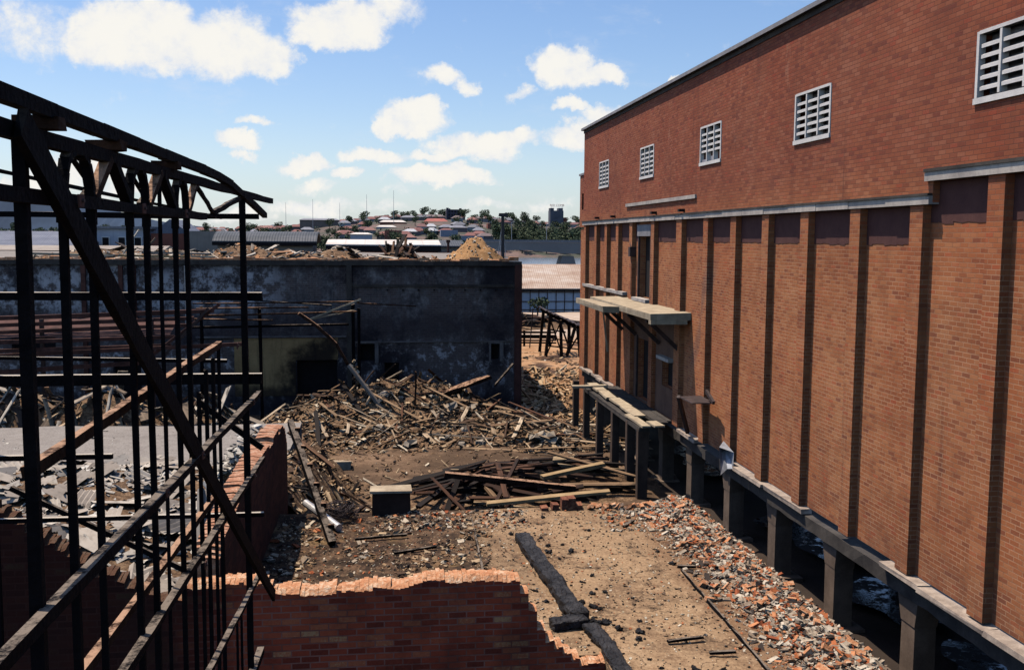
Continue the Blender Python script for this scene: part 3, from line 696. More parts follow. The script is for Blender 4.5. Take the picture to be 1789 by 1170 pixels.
# twisted sheets hanging off the wall base
m=MB(); P=[(9.72,28.2,.1),(9.40,27.6,-.35),(9.35,27.9,.35),(9.75,27.35,.75),(9.78,27.3,.15),(9.5,26.95,-.25)]
m.poly([(9.7,27.35,.55),(9.45,27.0,.45),(9.35,26.55,-.25),(9.62,26.75,-.12)]).poly([(9.7,27.35,.55),(9.62,26.75,-.12),(9.75,26.65,-.1),(9.78,26.7,.35)]).poly([(9.7,27.35,.55),(9.78,26.7,.35),(9.45,27.0,.45)])
m.solo('crumpled_sheet',M_TIN,'crumpled pale metal sheet caught at the foot of the warehouse wall','metal sheet',(9.6,27,0))
m=MB().ab(9.15,9.84,28.6,29.9,1.42,1.47,0,.02).beam((9.75,30.9,.1),(9.2,30.2,1.4),.1,.12).beam((9.7,29.0,1.75),(9.7,28.3,1.5),.08,.1)
m.solo('bent_awning',M_STEEL,'bent dark awning remnant sticking out low on the warehouse wall','awning',(9.6,29.5,.5))
for i,(x,y,a,b) in enumerate(((12.1,21.6,1.1,1.6),(12.4,26.8,1.2,2.2),(12.5,36.6,1.3,2.2),(12.0,17.3,1.0,1.3))):
    pts=[(x+a*math.cos(t)*(1+.25*math.sin(3*t+i)+.12*math.sin(7*t+2*i)),y+b*1.2*math.sin(t)*(1+.2*math.cos(2*t+i)+.12*math.sin(5*t)),-2.17) for t in [6.283*k/44 for k in range(44)]]
    MB().poly(pts).solo('puddle_water',M_PUDDLE,None,None,kind='structure')
# ------------------------------------------------------------------ near brick wall (broken top)
def prof_at(pts,x):
    for (a,h),(b,k) in zip(pts[:-1],pts[1:]):
        if a<=x<=b: return h+(k-h)*(x-a)/(b-a)
    return pts[-1][1] if x>pts[-1][0] else pts[0][1]
NT=[(-9,3.4),(-6,3.0),(-5.2,2.5),(-4.4,1.93),(-3.5,1.36),(-3.0,1.18),(-2.75,1.42),(-1.75,1.46),(-1.55,1.27),(.3,1.30),(.6,1.38),(1.5,1.40),(1.88,1.34),(1.96,1.22),(2.1,.98),(2.25,.62),(2.45,.36),(2.75,.1),(3.0,.02),(3.25,-.05),(3.4,-.5)]
mb=MB(); x=-9.0; Yf,Yb=14.2,14.52
bh=0;drop=.05;cnt=0
while x<3.35:
    w=.065; h=prof_at(NT,x+w/2)
    if cnt%4==0: bh=U(-.028,.028); drop=U(.02,.08)
    cnt+=1
    steep=abs(prof_at(NT,x+.15)-prof_at(NT,x-.15))>.12
    q=.095
    st_=(x<-2.8 or x>1.85)
    if st_: h=prof_at(NT,math.floor(x/.13)*.13+.065)
    hq=(round(h/q)*q if st_ else h)+bh*(.25 if st_ else .7)+U(-.008,.008)
    if st_: drop=.02
    f0=Yf+U(.015,.04); ym=14.34+U(-.03,.03)
    lo_=hq-drop-U(0,.03); j=[U(-.012,.012) for _ in range(4)]; h2=hq+bh*.5+U(-.02,.02)
    gap=.006 if cnt%4==0 else 0
    mb.quad((x,Yf,-2.5),(x+w,Yf,-2.5),(x+w,Yf,lo_+j[0]),(x,Yf,lo_+j[1]),0)
    mb.quad((x,Yf,lo_+j[1]),(x+w-gap,Yf,lo_+j[0]),(x+w-gap,f0+.05,hq-.02+j[2]),(x,f0+.05,hq-.02+j[3]),1)
    mb.quad((x,f0+.05,hq-.02+j[3]),(x+w-gap,f0+.05,hq-.02+j[2]),(x+w,ym,hq),(x,ym,hq+j[0]),1)
    mb.quad((x,ym,hq+j[0]),(x+w,ym,hq),(x+w,Yb,h2+j[1]),(x,Yb,h2+j[2]),1)
    mb.quad((x,Yb,-2.5),(x+w,Yb,-2.5),(x+w,Yb,h2+j[1]),(x,Yb,h2+j[2]),0)
    for xx,sg in ((x+.001,0),(x+w-.001,1)):
        mb.poly([(xx,Yf+.002,lo_-.5),(xx,Yb-.002,h2-.5),(xx,Yb-.002,h2-.012),(xx,ym,hq-.014),(xx,f0+.05,hq-.035),(xx,Yf+.002,lo_-.014)],1)
    x+=w
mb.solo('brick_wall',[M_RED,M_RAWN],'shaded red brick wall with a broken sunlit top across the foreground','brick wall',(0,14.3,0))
# left wall running back
LT=[(14.44,1.62),(15,1.85),(17,2.02),(19,2.06),(21,2.02),(22.6,2.0),(23.2,1.95),(23.9,1.86),(24.4,1.75),(24.9,1.25)]
mb=MB(); y=14.525; cnt=0; bh=0
while y<24.8:
    w=.122
    if cnt%3==0: bh=U(-.02,.02); cc=random.choice((0,0,0,-.095))
    cnt+=1
    h=prof_at(LT,y+w/2)+bh+U(-.01,.01)+(cc if y>21 else 0); hb=h+U(-.03,.0); hq=h-.03; X1,X0=-2.36,-2.74; xm=-2.50
    mb.quad((X1,y,-2.4),(X1,y+w,-2.4),(X1,y+w,hq),(X1,y,hq),0); mb.quad((X0,y,-2.4),(X0,y+w,-2.4),(X0,y+w,hb),(X0,y,hb),0)
    mb.quad((X1,y,hq),(X1,y+w,hq),(xm,y+w,h),(xm,y,h),1); mb.quad((xm,y,h),(xm,y+w,h),(X0,y+w,hb),(X0,y,hb),1)
    mb.quad((X1,y+w,hq-.3),(X0,y+w,hb-.3),(X0,y+w,hb),(X1,y+w,hq),1); mb.quad((X1,y,hq-.3),(X0,y,hb-.3),(X0,y,hb),(X1,y,hq),1)
    y+=w
mb.quad((-2.36,y,-2.4),(-2.74,y,-2.4),(-2.74,y,1.2),(-2.36,y,1.2),0)
M_REDSOOT=mat_brick('smoke blackened brick',[(0,(.03,.014,.012)),(.5,(.085,.028,.02)),(1,(.14,.05,.03))],(.07,.05,.045),.6,.75,msize=.011,rowh=.095)
mb.solo('brick_wall',[M_REDSOOT,M_RAWP],'ragged smoke blackened brick wall running back along the left side of the slab','brick wall',(-2.55,19,0))
# low brick remnants on the slab edge
M_DARKBLOCK=mat_plain('burnt block',(.055,.035,.026),.9)
m=MB().ab(-.26,.61,22.55,22.95,-.02,.5,0,.01).ab(-.30,.64,22.5,23.0,.5,.57,1,.02)
m.solo('brick_pier_stub',[M_DARKBLOCK,M_DECK],'squat dark block with a pale cap at the far edge of the slab','brick stub',(.17,22.75,0))
M_CORNER2=mat_raw('scorched stub brick',(.10,.04,.028),(.22,.085,.05),(.42,.2,.11))
m=MB()
for (x,z0,z1) in ((3.65,0,.08),(3.9,0,.13),(4.12,0,.27),(4.28,0,.27),(4.46,0,.12)):
    m.ab(x,x+.155,22.5,22.8,z0-.02,z1+U(-.02,.02),0,.015)
m.solo('brick_stub',[M_CORNER2],'stepped red brick stub beside the yellow plank at the slab edge','brick stub',(4.1,22.6,0))
m=MB()
for i in range(22):
    m.rock((4.8+i*.11,22.55+U(-.12,.12),.06),.22,.12,.1,.4)
m.solo('brick_kerb',M_RAW,'low line of broken orange bricks along the far slab edge','brick course',(6,22.55,0))
# ------------------------------------------------------------------ burnt timber frame on the left
F=thing('timber_skeleton','tall charred timber wall frame with braces and curved rafter at left','timber frame',(-1.55,8,-2.4))
def fp(name,a,b,w,h,mat=M_CHAR,seg=6,j=.004,up=None): return MB().beam(a,b,w,h,seg,j,0,up).part(name,mat,F)
XA=-1.55
posts=[(4.62,.055,6.72),(5.18,.038,6.4),(5.67,.036,6.4),(6.49,.036,6.4),(6.94,.036,6.4),(7.87,.036,6.42),(8.32,.036,6.42),(11.59,.066,6.72)]
for y,w,t in posts:
    fp('post',(XA,y,-2.4),(XA,y,t),w,w,M_CHAR,16,.003,(0,1,0))
fp('post',(XA-.02,7.45,-2.4),(XA-.02,7.45,6.7),.024,.022,M_CHAR,10,.004,(0,1,0))
for y,t in ((9.25,4.9),(9.62,5.05),(10.02,5.12),(10.38,5.16)):
    fp('post',(XA-.1,y,-2.4),(XA-.1,y,t),.034,.034,M_CHAR,10,.004,(0,1,0))
for y,z in ((6.1,3.6),(8.75,2.4),(9.0,3.4),(10.9,2.1),(11.25,2.1),(12.0,2.1)):
    fp('stud',(XA-.05,y,-2.4),(XA-.05,y,z),.026,.026,M_CHAR,8,.004,(0,1,0))
# gothic knees joining each pair of posts to the plate
for a,b in ((5.18,5.67),(6.49,6.94),(7.87,8.32)):
    mid=(a+b)/2
    for p,s in ((a,1),(b,-1)):
        half=(b-a)/2
        pts=[(XA,p+s*half*.72*(k/6)**2.4,6.36+.36*math.sin(k/6*1.571)) for k in range(7)]
        MB().path(pts,.04,.05,0,.002,(1,0,0)).part('knee_brace',M_CHAR,F)
# struts between pairs
for a,b in ((5.67,6.49),(6.94,7.87)):
    mid=(a+b)/2-.05
    fp('strut',(XA,a+.02,6.5),(XA,mid,6.74),.06,.05,M_CHARBROWN,3,.002); fp('strut',(XA,mid+.08,6.74),(XA,b-.02,6.5),.06,.06,M_CHAR,3,.002)
    fp('strut',(XA-.12,a+.1,6.72),(XA-.12,mid+.25,6.52),.025,.02,M_CHAR,2,.001); fp('strut',(XA-.12,b-.05,6.72),(XA-.12,mid-.1,6.52),.025,.02,M_CHAR,2,.001)
fp('strut',(XA,8.36,6.5),(XA,8.75,6.75),.05,.05,M_CHARBROWN,3,.002)
fp('strut',(XA,8.75,6.74),(XA,9.6,6.52),.03,.03); fp('strut',(XA,9.6,6.52),(XA,11.4,6.72),.05,.045)
fp('top_plate',(XA,3.6,6.735),(XA,14.6,6.80),.055,.07,M_CHAR,18,.004)
cr=[(XA+.02,3.4,6.86)]+[(XA+.02,y,6.875) for y in frange(4.2,9.0,.8)]+[(XA+.02,9.8,6.865),(XA+.02,10.6,6.83),(XA+.02,11.4,6.765),(XA+.02,12.3,6.69),(XA+.02,13.6,6.58)]
MB().path(cr,.06,.07,0,.003).part('curved_rafter',M_CHAR,F)
fp('rail',(XA+.02,3.8,6.47),(XA+.02,9.0,6.47),.055,.06); fp('rail',(XA-.2,3.8,6.61),(XA-.2,11.4,6.5),.02,.02)
for y in (5.0,6.15,7.75):
    fp('packer',(XA-.13,y,6.82),(XA+.06,y+.0,6.82),.12,.06,M_CHARBROWN,3,.004)
fp('brace',(XA+.06,4.45,6.77),(XA+.06,13.5,1.46),.04,.155,M_CHAR,20,.006)
fp('rail',(XA+.05,2.6,4.66),(XA+.05,12.4,4.40),.06,.06,M_CHAR,20,.005)
fp('rail',(XA+.03,3.2,3.84),(XA+.03,12.82,3.5),.058,.058,M_CHAR,20,.005)
fp('rail',(XA+.03,4.2,2.98),(XA+.03,12.63,2.13),.052,.052,M_CHAR,20,.005)
fp('rail',(XA+.03,6.0,1.7),(XA+.03,12.3,1.2),.08,.08,M_CHAR,12,.005)
fp('rail',(XA-.1,4.85,5.2),(XA-.1,10.42,5.21),.055,.06,M_CHARBROWN,12,.005)
fp('rail',(XA-.1,5.0,3.93),(XA-.1,10.3,3.74),.05,.055,M_CHARBROWN,12,.005)
for y,z in ((5.18,6.47),(6.49,6.47),(7.87,6.47),(11.59,4.42),(8.32,4.52),(6.94,4.56),(11.59,3.56),(10.38,5.2),(8.32,3.6)):
    pl=MB().ab(XA+.085,XA+.092,y-.045,y+.045,z-.03,z+.03,0,.003).part('joint_plate',M_RUST,F)
    MB().tube((XA+.09,y,z),(XA+.105,y,z),.011,.011,6).part('bolt',M_STEEL,pl)
# end-wall girts running left
YE=11.66
for x0,x1,z,h,w in ((-5.6,-1.38,6.53,.06,.06),(-5.6,-1.36,5.63,.09,.08),(-5.6,-1.38,4.69,.12,.09),(-5.6,-3.05,3.82,.06,.07),(-5.3,-1.38,3.10,.05,.06)):
    fp('girt',(x0,YE+U(0,.03),z),(x1,YE,z-.005),w,h,M_CHARTOP,10,.003)
fp('girt',(-5.6,YE+.6,4.9),(-1.9,YE+.9,4.78),.04,.04,M_CHARTOP)
fp('post',(-4.35,YE+.06,-2.4),(-4.35,YE+.06,6.5),.05,.05,M_CHAR,8,.004,(0,1,0)); fp('post',(-5.4,YE+.06,-2.4),(-5.4,YE+.06,6.5),.05,.05,M_CHAR,8,.004,(0,1,0))
fp('brace',(-4.2,YE+.12,3.45),(-2.3,YE+.12,2.42),.05,.06); fp('brace',(-2.1,YE+.12,4.4),(-1.4,YE+.12,3.85),.05,.07)
M_SURR0=mat_conc('sooty course',(.24,.21,.19),(.06,.052,.05),1.2,.7)
# ------------------------------------------------------------------ burnt-out building closing the view
B=thing('burnt_building','long soot-blackened flat roofed building closing the back of the site','building',(-8,52,-2.4))
OP=[(-4.2,-2.25,-1.7,.25),(-1.15,-.40,.18,1.06),(.08,.80,-.80,.10),(5.42,5.86,.22,1.02),(-12.9,-11.6,-1.9,.5),(-17.5,-15.5,.6,1.9),(-22,-20.5,.6,1.9)]
def ptop(x): return 5.05+.0
mb=MB(); mb.wallY(50.0,-40,6.8,-2.6,5.06,OP,.4); mb.part('facade_wall',M_RENDER,B)
MB().quad((6.8,50.0,-2.6),(6.8,88,-2.6),(6.8,88,5.06),(6.8,50.0,5.06)).quad((-40,88,-2.6),(6.8,88,-2.6),(6.8,88,5.06),(-40,88,5.06)).part('side_wall',M_RED,B)
m=MB(); x=-40
while x<6.9:
    l=min(U(.8,2.2),6.95-x); m.ab(x,x+l-.008,49.86,50.2,4.93,5.16+U(-.015,.02),0,.006); x+=l
m.part('cornice',M_DARKCONC,B)
m=MB()
for x in frange(-40,6.8,.5)[:-1]:
    m.ab(x,x+.49,49.88,50.18,5.165,5.26+U(-.05,.02)+(.1 if R()<.15 else 0),0,.015)
m.part('parapet_capping',M_RAW,B)
MB().grid(frange(-40,6.7,2),frange(50.2,88,3),lambda x,y:5.0+.04*fbm(x,y)).part('roof',M_YARD,B)
M_CORNER=mat_conc('smoked brick corner',(.14,.06,.045),(.04,.022,.02),1.2,.5)
MB().ab(6.6,6.96,49.84,50.4,-2.6,5.0).part('corner_pilaster',M_CORNER,B)
MB().ab(-1.75,-1.5,49.84,50.02,-2.6,4.93).part('wall_pier',M_DARKCONC,B)
MB().ab(-1.5,6.58,49.93,50.02,3.86,3.99).part('string_course',M_DARKCONC,B)
MB().ab(-1.4,6.3,49.93,50.02,1.1,1.17).part('string_course',M_SURR0,B)
MB().ab(-9.0,-1.78,49.9,50.02,1.38,1.47).part('string_course',M_SURR0,B)
m=MB().wallY(49.97,-7.2,-4.25,-1.5,1.36,[],.02).wallY(49.97,-4.25,-2.2,.27,1.36,[],.02); m.part('cream_panel',M_CREAM,B)
for (a,b,c,d) in OP:
    MB().quad((a-.05,50.38,c-.05),(b+.05,50.38,c-.05),(b+.05,50.38,d+.05),(a-.05,50.38,d+.05)).part('window_void',M_DARK,B)
M_SURR=mat_conc('sooty window surround',(.26,.23,.21),(.09,.08,.075),2,.6)
for (a,b,c,d) in (OP[1],OP[3]):
    w=.09; MB().ab(b+.005,b+w+.1,49.95,50.1,c-.1,d+.12).ab(a-.1,a-.005,49.95,50.1,c-.1,d+.12).ab(a-.005,b+.005,49.95,50.1,d,d+.12).part('window_surround',M_SURR,B)
for x in (-11.9,-12.5,-14.2,-17,-9.45):
    MB().ab(x,x+.2,49.8,49.98,2.1 if x>-14 else -2.4,4.9).part('upright',M_RUST if x<-11 else M_CONC,B)
for x in frange(.2,5.6,.75): MB().ab(x,x+.07,49.9,50.0,3.68,3.76).part('beam_stub',M_DARK,B)
# lean-to remains against the facade
L=thing('lean_to','collapsed lean-to of loose rails on a charred post against the blackened facade','lean-to',(-4,48,-2.4))
for a,b,w,h,mt in (((-8.6,47.2,3.24),(-1.1,47.4,3.3),.12,.06,M_CHARBROWN),((-8.4,47.0,3.02),(-3.4,47.1,3.06),.1,.06,M_CHARBROWN),((-7.9,46.8,2.72),(-1.2,47.0,2.86),.12,.07,M_CHARBROWN),((-3.4,47.2,2.48),(-1.3,47.2,2.92),.1,.06,M_DECK),
                  ((-8.5,46.6,2.58),(-5.0,46.8,2.50),.1,.06,M_CHARBROWN),((-1.15,47.1,3.25),(1.55,47.2,3.10),.06,.05,M_CHARBROWN),((-6.2,47.3,3.4),(-2.4,47.6,3.12),.08,.05,M_CHAR),((-9,47.6,2.1),(-1.6,47.8,2.2),.1,.1,M_CHAR)):
    MB().beam(a,b,w,h,4,.012).part('rail',mt,L)
for x,z in ((-1.36,3.2),(-1.12,3.0),(-5.6,3.0),(-8.3,3.1)):
    MB().beam((x,47.3,-2.4),(x+U(-.06,.06),47.3,z),.14,.14,8,.015,up=(0,1,0)).part('post',M_CHAR,L)
MB().beam((-3.3,46.9,2.55),(-1.0,46.9,3.45),.13,.07,3,.01).part('prop',M_DECK,L)
m=MB()
for k in range(26):
    t=k/25; m.rock((-1.28+U(-.12,.12),46.6+U(-.2,.2),-1.9+t*2.5),.14,.12,.2,.5)
m.part('hanging_debris',M_RUB_DARK,L)
M_GREYWOOD=mat_conc('weathered grey timber',(.36,.30,.24),(.17,.13,.10),3,.5)
m=MB().beam((-3.75,46,2.85),(-2.9,46,2.25),.16,.14,2,.02).beam((-2.95,46,2.3),(-2.1,46,1.45),.15,.14,3,.02).beam((-2.1,46,1.45),(-1.62,46,.55),.15,.14,3,.02)
m.solo('fallen_rafter',M_CHARBROWN,'bowed scorched rafter sagging from the lean-to down towards the heap','rafter',(-2.6,46,1))
MB().tube((-1.55,46,.5),(.35,45.4,-2.0),.10,.11,10).solo('leaning_pole',M_GREYWOOD,'thick pale grey pole leaning from the lean-to onto the timber heap','pole',(-.5,45.7,-.8))
# rusty purlins of the collapsed shed on the left
K=thing('collapsed_purlins','long rusty purlins of a collapsed shed sagging across the left yard','shed frame',(-11,42,-2.4))
for a,b,r in (((-18,41.5,2.95),(-6.9,42.3,3.25),.07),((-18,41.2,2.68),(-7.6,42,2.98),.06),((-18,41,2.42),(-7.8,41.7,2.72),.06),((-18,40.8,2.08),(-8.3,41.4,2.28),.06),((-18,40.6,1.76),(-8.4,41.2,1.95),.06),((-18,40.4,.85),(-9.6,41,1.3),.07),((-17,40.2,1.6),(-5.4,41.3,2.0),.06),((-18,40,.55),(-7,40.4,.75),.08)):
    MB().beam(a,b,r*2,r*2.4,6,.012).part('purlin',M_RUST,K)
for x in (-17,-13.4,-9.2): MB().beam((x,41.6,-2.4),(x,41.6,3.0),.14,.14).part('post',M_STEEL,K)
MB().beam((-9.2,41,1.5),(-6.5,41.4,3.6),.12,.12,3,.01).part('leaning_strut',M_RUST,K); MB().beam((-8.6,41,1.6),(-6.9,41.2,3.45),.1,.1,3,.01).part('leaning_strut',M_STEEL,K)
MB().grid(frange(-18,-8.5,.8),frange(41.3,43.5,.7),lambda x,y:2.2+.08*fbm(x,y)+.28*(y-41)).part('sagging_sheet',M_RUST,K)
# ------------------------------------------------------------------ debris heaps
def mound(defs,base,amp=.12):
    def f(x,y):
        z=base
        for (cx,cy,h,rx,ry) in defs:
            d=((x-cx)/rx)**2+((y-cy)/ry)**2
            z+=h*math.exp(-d*1.4)
        return z+amp*fbm(x*1.3,y*1.3)
    return f
def heap(f,x0,x1,y0,y1,label,st=.3):
    ob=MB().grid(frange(x0,x1,st),frange(y0,y1,st),f).solo('rubble_heap',M_HEAP,label,'rubble',kind='stuff')
    return ob
def plank_mesh(i,w,t,mat,jag=True):
    m=MB(); seg=4; n0=0
    L=1.0
    rings=[]
    for k in range(seg+1):
        x=-.5+k/seg; c=.5
        n=len(m.v); bow=.012*math.sin(k/seg*3.14)*U(-1,1)
        for sy,sz in ((-1,-1),(1,-1),(1,1),(-1,1)):
            xx=x+(U(-.04,.04) if k in (0,seg) else 0)
            m.v.append((xx,sy*w/2*U(.82,1)+bow,sz*t/2*U(.85,1)))
        rings.append(n)
    for k in range(seg):
        p,q=rings[k],rings[k+1]
        for a in range(4): m.f.append((p+a,p+(a+1)%4,q+(a+1)%4,q+a)); m.m.append(0)
    m.f.append(tuple(rings[0]+k for k in (3,2,1,0))); m.m.append(0); m.f.append(tuple(rings[-1]+k for k in range(4))); m.m.append(0)
    return m.mesh('plank shape',mat)
def place(name,me,loc,rot,scale,label,cat,group):
    o=bpy.data.objects.new(name,me); COL.objects.link(o); o.location=loc; o.rotation_euler=rot; o.scale=scale
    tag(o,label,cat,group); return o
def scatter_planks(n,f,x0,x1,y0,y1,meshes,name,label,cat,group,lmin,lmax,pitch=.3,lift=.08,yawf=None,big=.12,cond=None):
    k=0; tries=0
    while k<n and tries<n*20:
        tries+=1
        x,y=U(x0,x1),U(y0,y1)
        if cond and not cond(x,y): continue
        l=lmin+(lmax-lmin)*R()**2.2
        yaw=yawf() if yawf else U(0,3.1416)
        dx,dy=math.cos(yaw)*l/2*.8,math.sin(yaw)*l/2*.8
        z0,z1=f(x-dx,y-dy),f(x+dx,y+dy)
        pt=-math.atan2(z1-z0,l*.8)+U(-pitch,pitch)*min(1,1.4/l)
        z=max((z0+z1)/2,f(x,y)-.05)+lift*R()+abs(math.sin(pt))*l*.12
        place(name,random.choice(meshes),(x,y,z),(U(-.5,.5),pt,yaw),(l,U(.8,1.3),U(.8,1.3)),label,cat,group); k+=1
PM=[plank_mesh(i,U(.05,.17),U(.025,.06),M_PLANK) for i in range(10)]
BM=[plank_mesh(i,U(.08,.22),U(.04,.09),M_BOARD) for i in range(9)]
RM=[plank_mesh(i,U(.15,.35),U(.03,.07),M_ROOFB) for i in range(7)]
def chips(n,f,x0,x1,y0,y1,mat,name,label,smin,smax,flat=.5,elong=1.0,cond=None,lift=.3,splinter=.0):
    m=MB(); k=0; tr=0
    while k<n and tr<n*12:
        tr+=1
        x,y=U(x0,x1),U(y0,y1)
        if cond and not cond(x,y): continue
        s=smin+(smax-smin)*R()**2.5
        if R()<splinter: m.rock((x,y,f(x,y)+s*lift*R()),s*U(2.5,6),s*.35,s*.25,.4)
        else: m.rock((x,y,f(x,y)+s*flat*lift),s*elong*U(.8,1.5),s*U(.6,1),s*flat*U(.5,1.2),.5)
        k+=1
    return m.solo(name,mat,label,'rubble',kind='stuff')
# main heap before the facade
fA=mound([(-.2,47.2,1.75,2.6,2.2),(-3.3,46.0,1.15,2.0,2.6),(2.9,47.2,1.5,2.6,2.0),(5.4,45.6,.55,2.2,2.4),(1.2,43.8,.55,4.5,2.6),(-3.2,42.5,.5,2,2.2),(6.5,42.6,.45,3.0,2.4),(9.0,42,.2,2,3)],-2.52,.14)
heap(fA,-8,12.5,36.5,49.9,'mass of charred debris heaped before the blackened building')
cA=lambda x,y: fA(x,y)>-2.33
scatter_planks(240,fA,-5.2,9.5,40.2,49.2,PM,'charred_plank','charred broken plank lying in the large heap before the blackened building','plank','planks in the heap before the burnt building',.5,3.4,.45,.22,cond=cA)
scatter_planks(50,fA,2.5,11,39.3,46,PM,'charred_plank','charred broken plank lying in the large heap before the blackened building','plank','planks in the heap before the burnt building',1.6,5.0,.06,.15,lambda:U(-.35,.12)+math.pi,cond=lambda x,y:fA(x,y)>-2.5)
chips(6000,fA,-6,10.5,39.5,49.5,M_RUB_DARK,'rubble','small burnt rubble and splinters over the large heap',.05,.30,.5,cond=lambda x,y:fA(x,y)>-2.42,splinter=.35)
chips(900,lambda x,y:land(x,y)+.02,-3,9,33,41,M_RUB_DARK,'rubble','fine burnt litter on the dusty clearing',.04,.16,.4,splinter=.3)
MB().beam((2.6,46.4,-1.0),(5.0,47.0,-.28),.55,.16,4,.03).solo('split_beam',M_CHARBROWN,'thick split grey beam topping the right shoulder of the large heap','beam',(3.8,46.7,-.7))
MB().beam((1.45,45.6,-1.6),(1.5,45.7,.2),.08,.08,3,.01,up=(0,1,0)).solo('upright_stake',M_CHARBROWN,'thin brown stake standing upright out of the large heap','stake',(1.45,45.6,-1.6))
MB().beam((5.2,46.4,-.6),(6.2,47.2,.35),.09,.07,3,.01).solo('jutting_batten',M_CHAR,'dark batten jutting up to the right from the large heap','batten',(5.5,46.7,-.4))
CHK=[]
for i in range(3):
    m=MB(); 
    for k in range(4): m.rock((U(-.12,.12),U(-.12,.12),U(-.04,.04)),.42,.34,.2,.5)
    CHK.append(m.mesh('chunk shape',M_LUMP))
for i in range(26):
    x,y=U(-1,9),U(41,46); s=U(.5,1.3)
    place('plaster_chunk',CHK[i%3],(x,y,fA(x,y)+.06),(U(-.4,.4),U(-.4,.4),U(0,6)),(s,s,s),'pale plaster chunk lying among the planks of the large heap','plaster chunk','plaster chunks in the large heap')
m=MB()
for k in range(7): m.rock((6.9+U(-.5,.5),41.2+U(-.3,.3),-2.1+U(-.1,.15)),U(.5,1.0),U(.4,.7),U(.2,.5),.5)
m.solo('concrete_lump',M_LUMP,'big pale concrete lump at the right end of the large heap','concrete lump',(7,41.3,-2.2))
MB().ab(-2.3,-1.25,37.6,38.2,-2.46,-2.16,0,.05).solo('concrete_plinth',M_DECK,'pale low plinth lying alone on the dusty clearing','plinth',(-1.7,38,-2.4))
# stacked boards just past the slab
fB=mound([(4.6,33.6,.7,3.6,1.9),(2.4,32.2,.4,1.6,1.5),(7.2,34.2,.45,2.0,1.8)],-2.48,.06)
heap(fB,-.5,10,29.5,38,'low black mass of ash under the stacked boards past the slab')
cB=lambda x,y:fB(x,y)>-2.3
scatter_planks(105,fB,1.6,8.3,31.0,36,BM,'timber_board','dark scorched board stacked in the low pile just past the slab','board','boards in the pile past the slab',.7,3.6,.14,.4,lambda:U(-.38,.38)+(.08),cond=cB)
scatter_planks(20,fB,1.2,4.0,30.6,33.2,BM,'timber_board','dark scorched board stacked in the low pile just past the slab','board','boards in the pile past the slab',1.4,3.2,.25,.5,lambda:U(.6,2.3))
MB().beam((1.9,31.0,-1.1),(6.0,30.6,-1.55),.26,.16,4,.01).solo('brown_joist',M_CHARBROWN,'long reddish brown joist slanting across the board pile','joist',(4,30.8,-1.3))
MB().beam((2.4,22.95,.09),(5.4,23.15,.26),.24,.07,4,.008).solo('yellow_plank',M_TAN,'long yellowish plank along the far edge of the slab','plank',(3.5,23,.1))
MB().beam((5.0,30.9,-1.25),(7.1,31.3,-.95),.3,.12,4,.01).solo('pale_board',M_TAN,'pale tan board lying on top of the board pile','board',(6,31,-1))
# ramp of debris at the slab's left far corner
fC=mound([(-1.7,24.3,2.0,1.3,2.0),(-.5,25.2,1.1,1.4,1.6)],-2.48,.08)
heap(fC,-2.7,1.5,22.9,30,'ramp of dark ash and brick against the far left slab edge',.2)
chips(500,fC,-2.6,1,22.9,28,M_RUB_DARK,'rubble','burnt rubble on the ramp at the far left slab edge',.06,.25,.5,splinter=.3)
fG=lambda x,y: -2.45+2.42*(1-ss(x,-2.75,-.7))*(1-.35*ss(y,29,36))+.16*fbm(x*1.6,y*1.6)
heap(fG,-2.95,.2,24.9,35.5,'dark debris slope tumbling off the grey yard behind the wall end',.2)
chips(900,fG,-2.9,.0,24.9,35,M_RUB_DARK,'rubble','burnt bits on the slope behind the wall end',.05,.26,.5,splinter=.35)
scatter_planks(16,fG,-2.6,-.6,26,34,BM,'slope_timber','dark timber lying on the debris slope behind the wall end','timber','timbers on the slope behind the wall end',.7,2.2,.3,.2)
# leaning post with steps by the wall end
m=MB().beam((-2.2,24.1,1.9),(-1.05,20.3,.06),.13,.16,8,.012); 
for k in range(6):
    t=.1+k*.16; c=Vector((-2.2,24.1,1.9)).lerp(Vector((-1.05,20.3,.06)),t); m.ab(c.x+.02,c.x+.14,c.y-.05,c.y+.05,c.z+.02,c.z+.12,1,.01)
m.solo('leaning_post',[M_CHAR,M_CHARBROWN],'charred post with block cleats leaning on the end of the left wall','post',(-1.7,22,1))
MB().tube((-1.75,22.6,.32),(-.95,21.3,.1),.085,.085,14).solo('metal_tube',M_PIPE,'shiny metal tube lying behind the leaning post','tube',(-1.2,22.2,.2))
m=MB()
for k in range(46):
    c0=Vector((-.95+U(-.1,.1),22.2+U(-.1,.1),.16+U(0,.08))); rx,ry,rz=U(.15,.4),U(.15,.4),U(.05,.2); t0=U(0,6.28); ax=U(0,6.28)
    pts=[c0+Vector((rx*math.cos(t0+q*.55),ry*math.sin(t0+q*.55),rz*math.sin(ax+q*.55))) for q in range(9)]
    m.path(pts,.012,.012)
m.solo('wire_tangle',M_STEEL,'grey tangle of wire beside the metal tube','wire',(-1,22,.1))
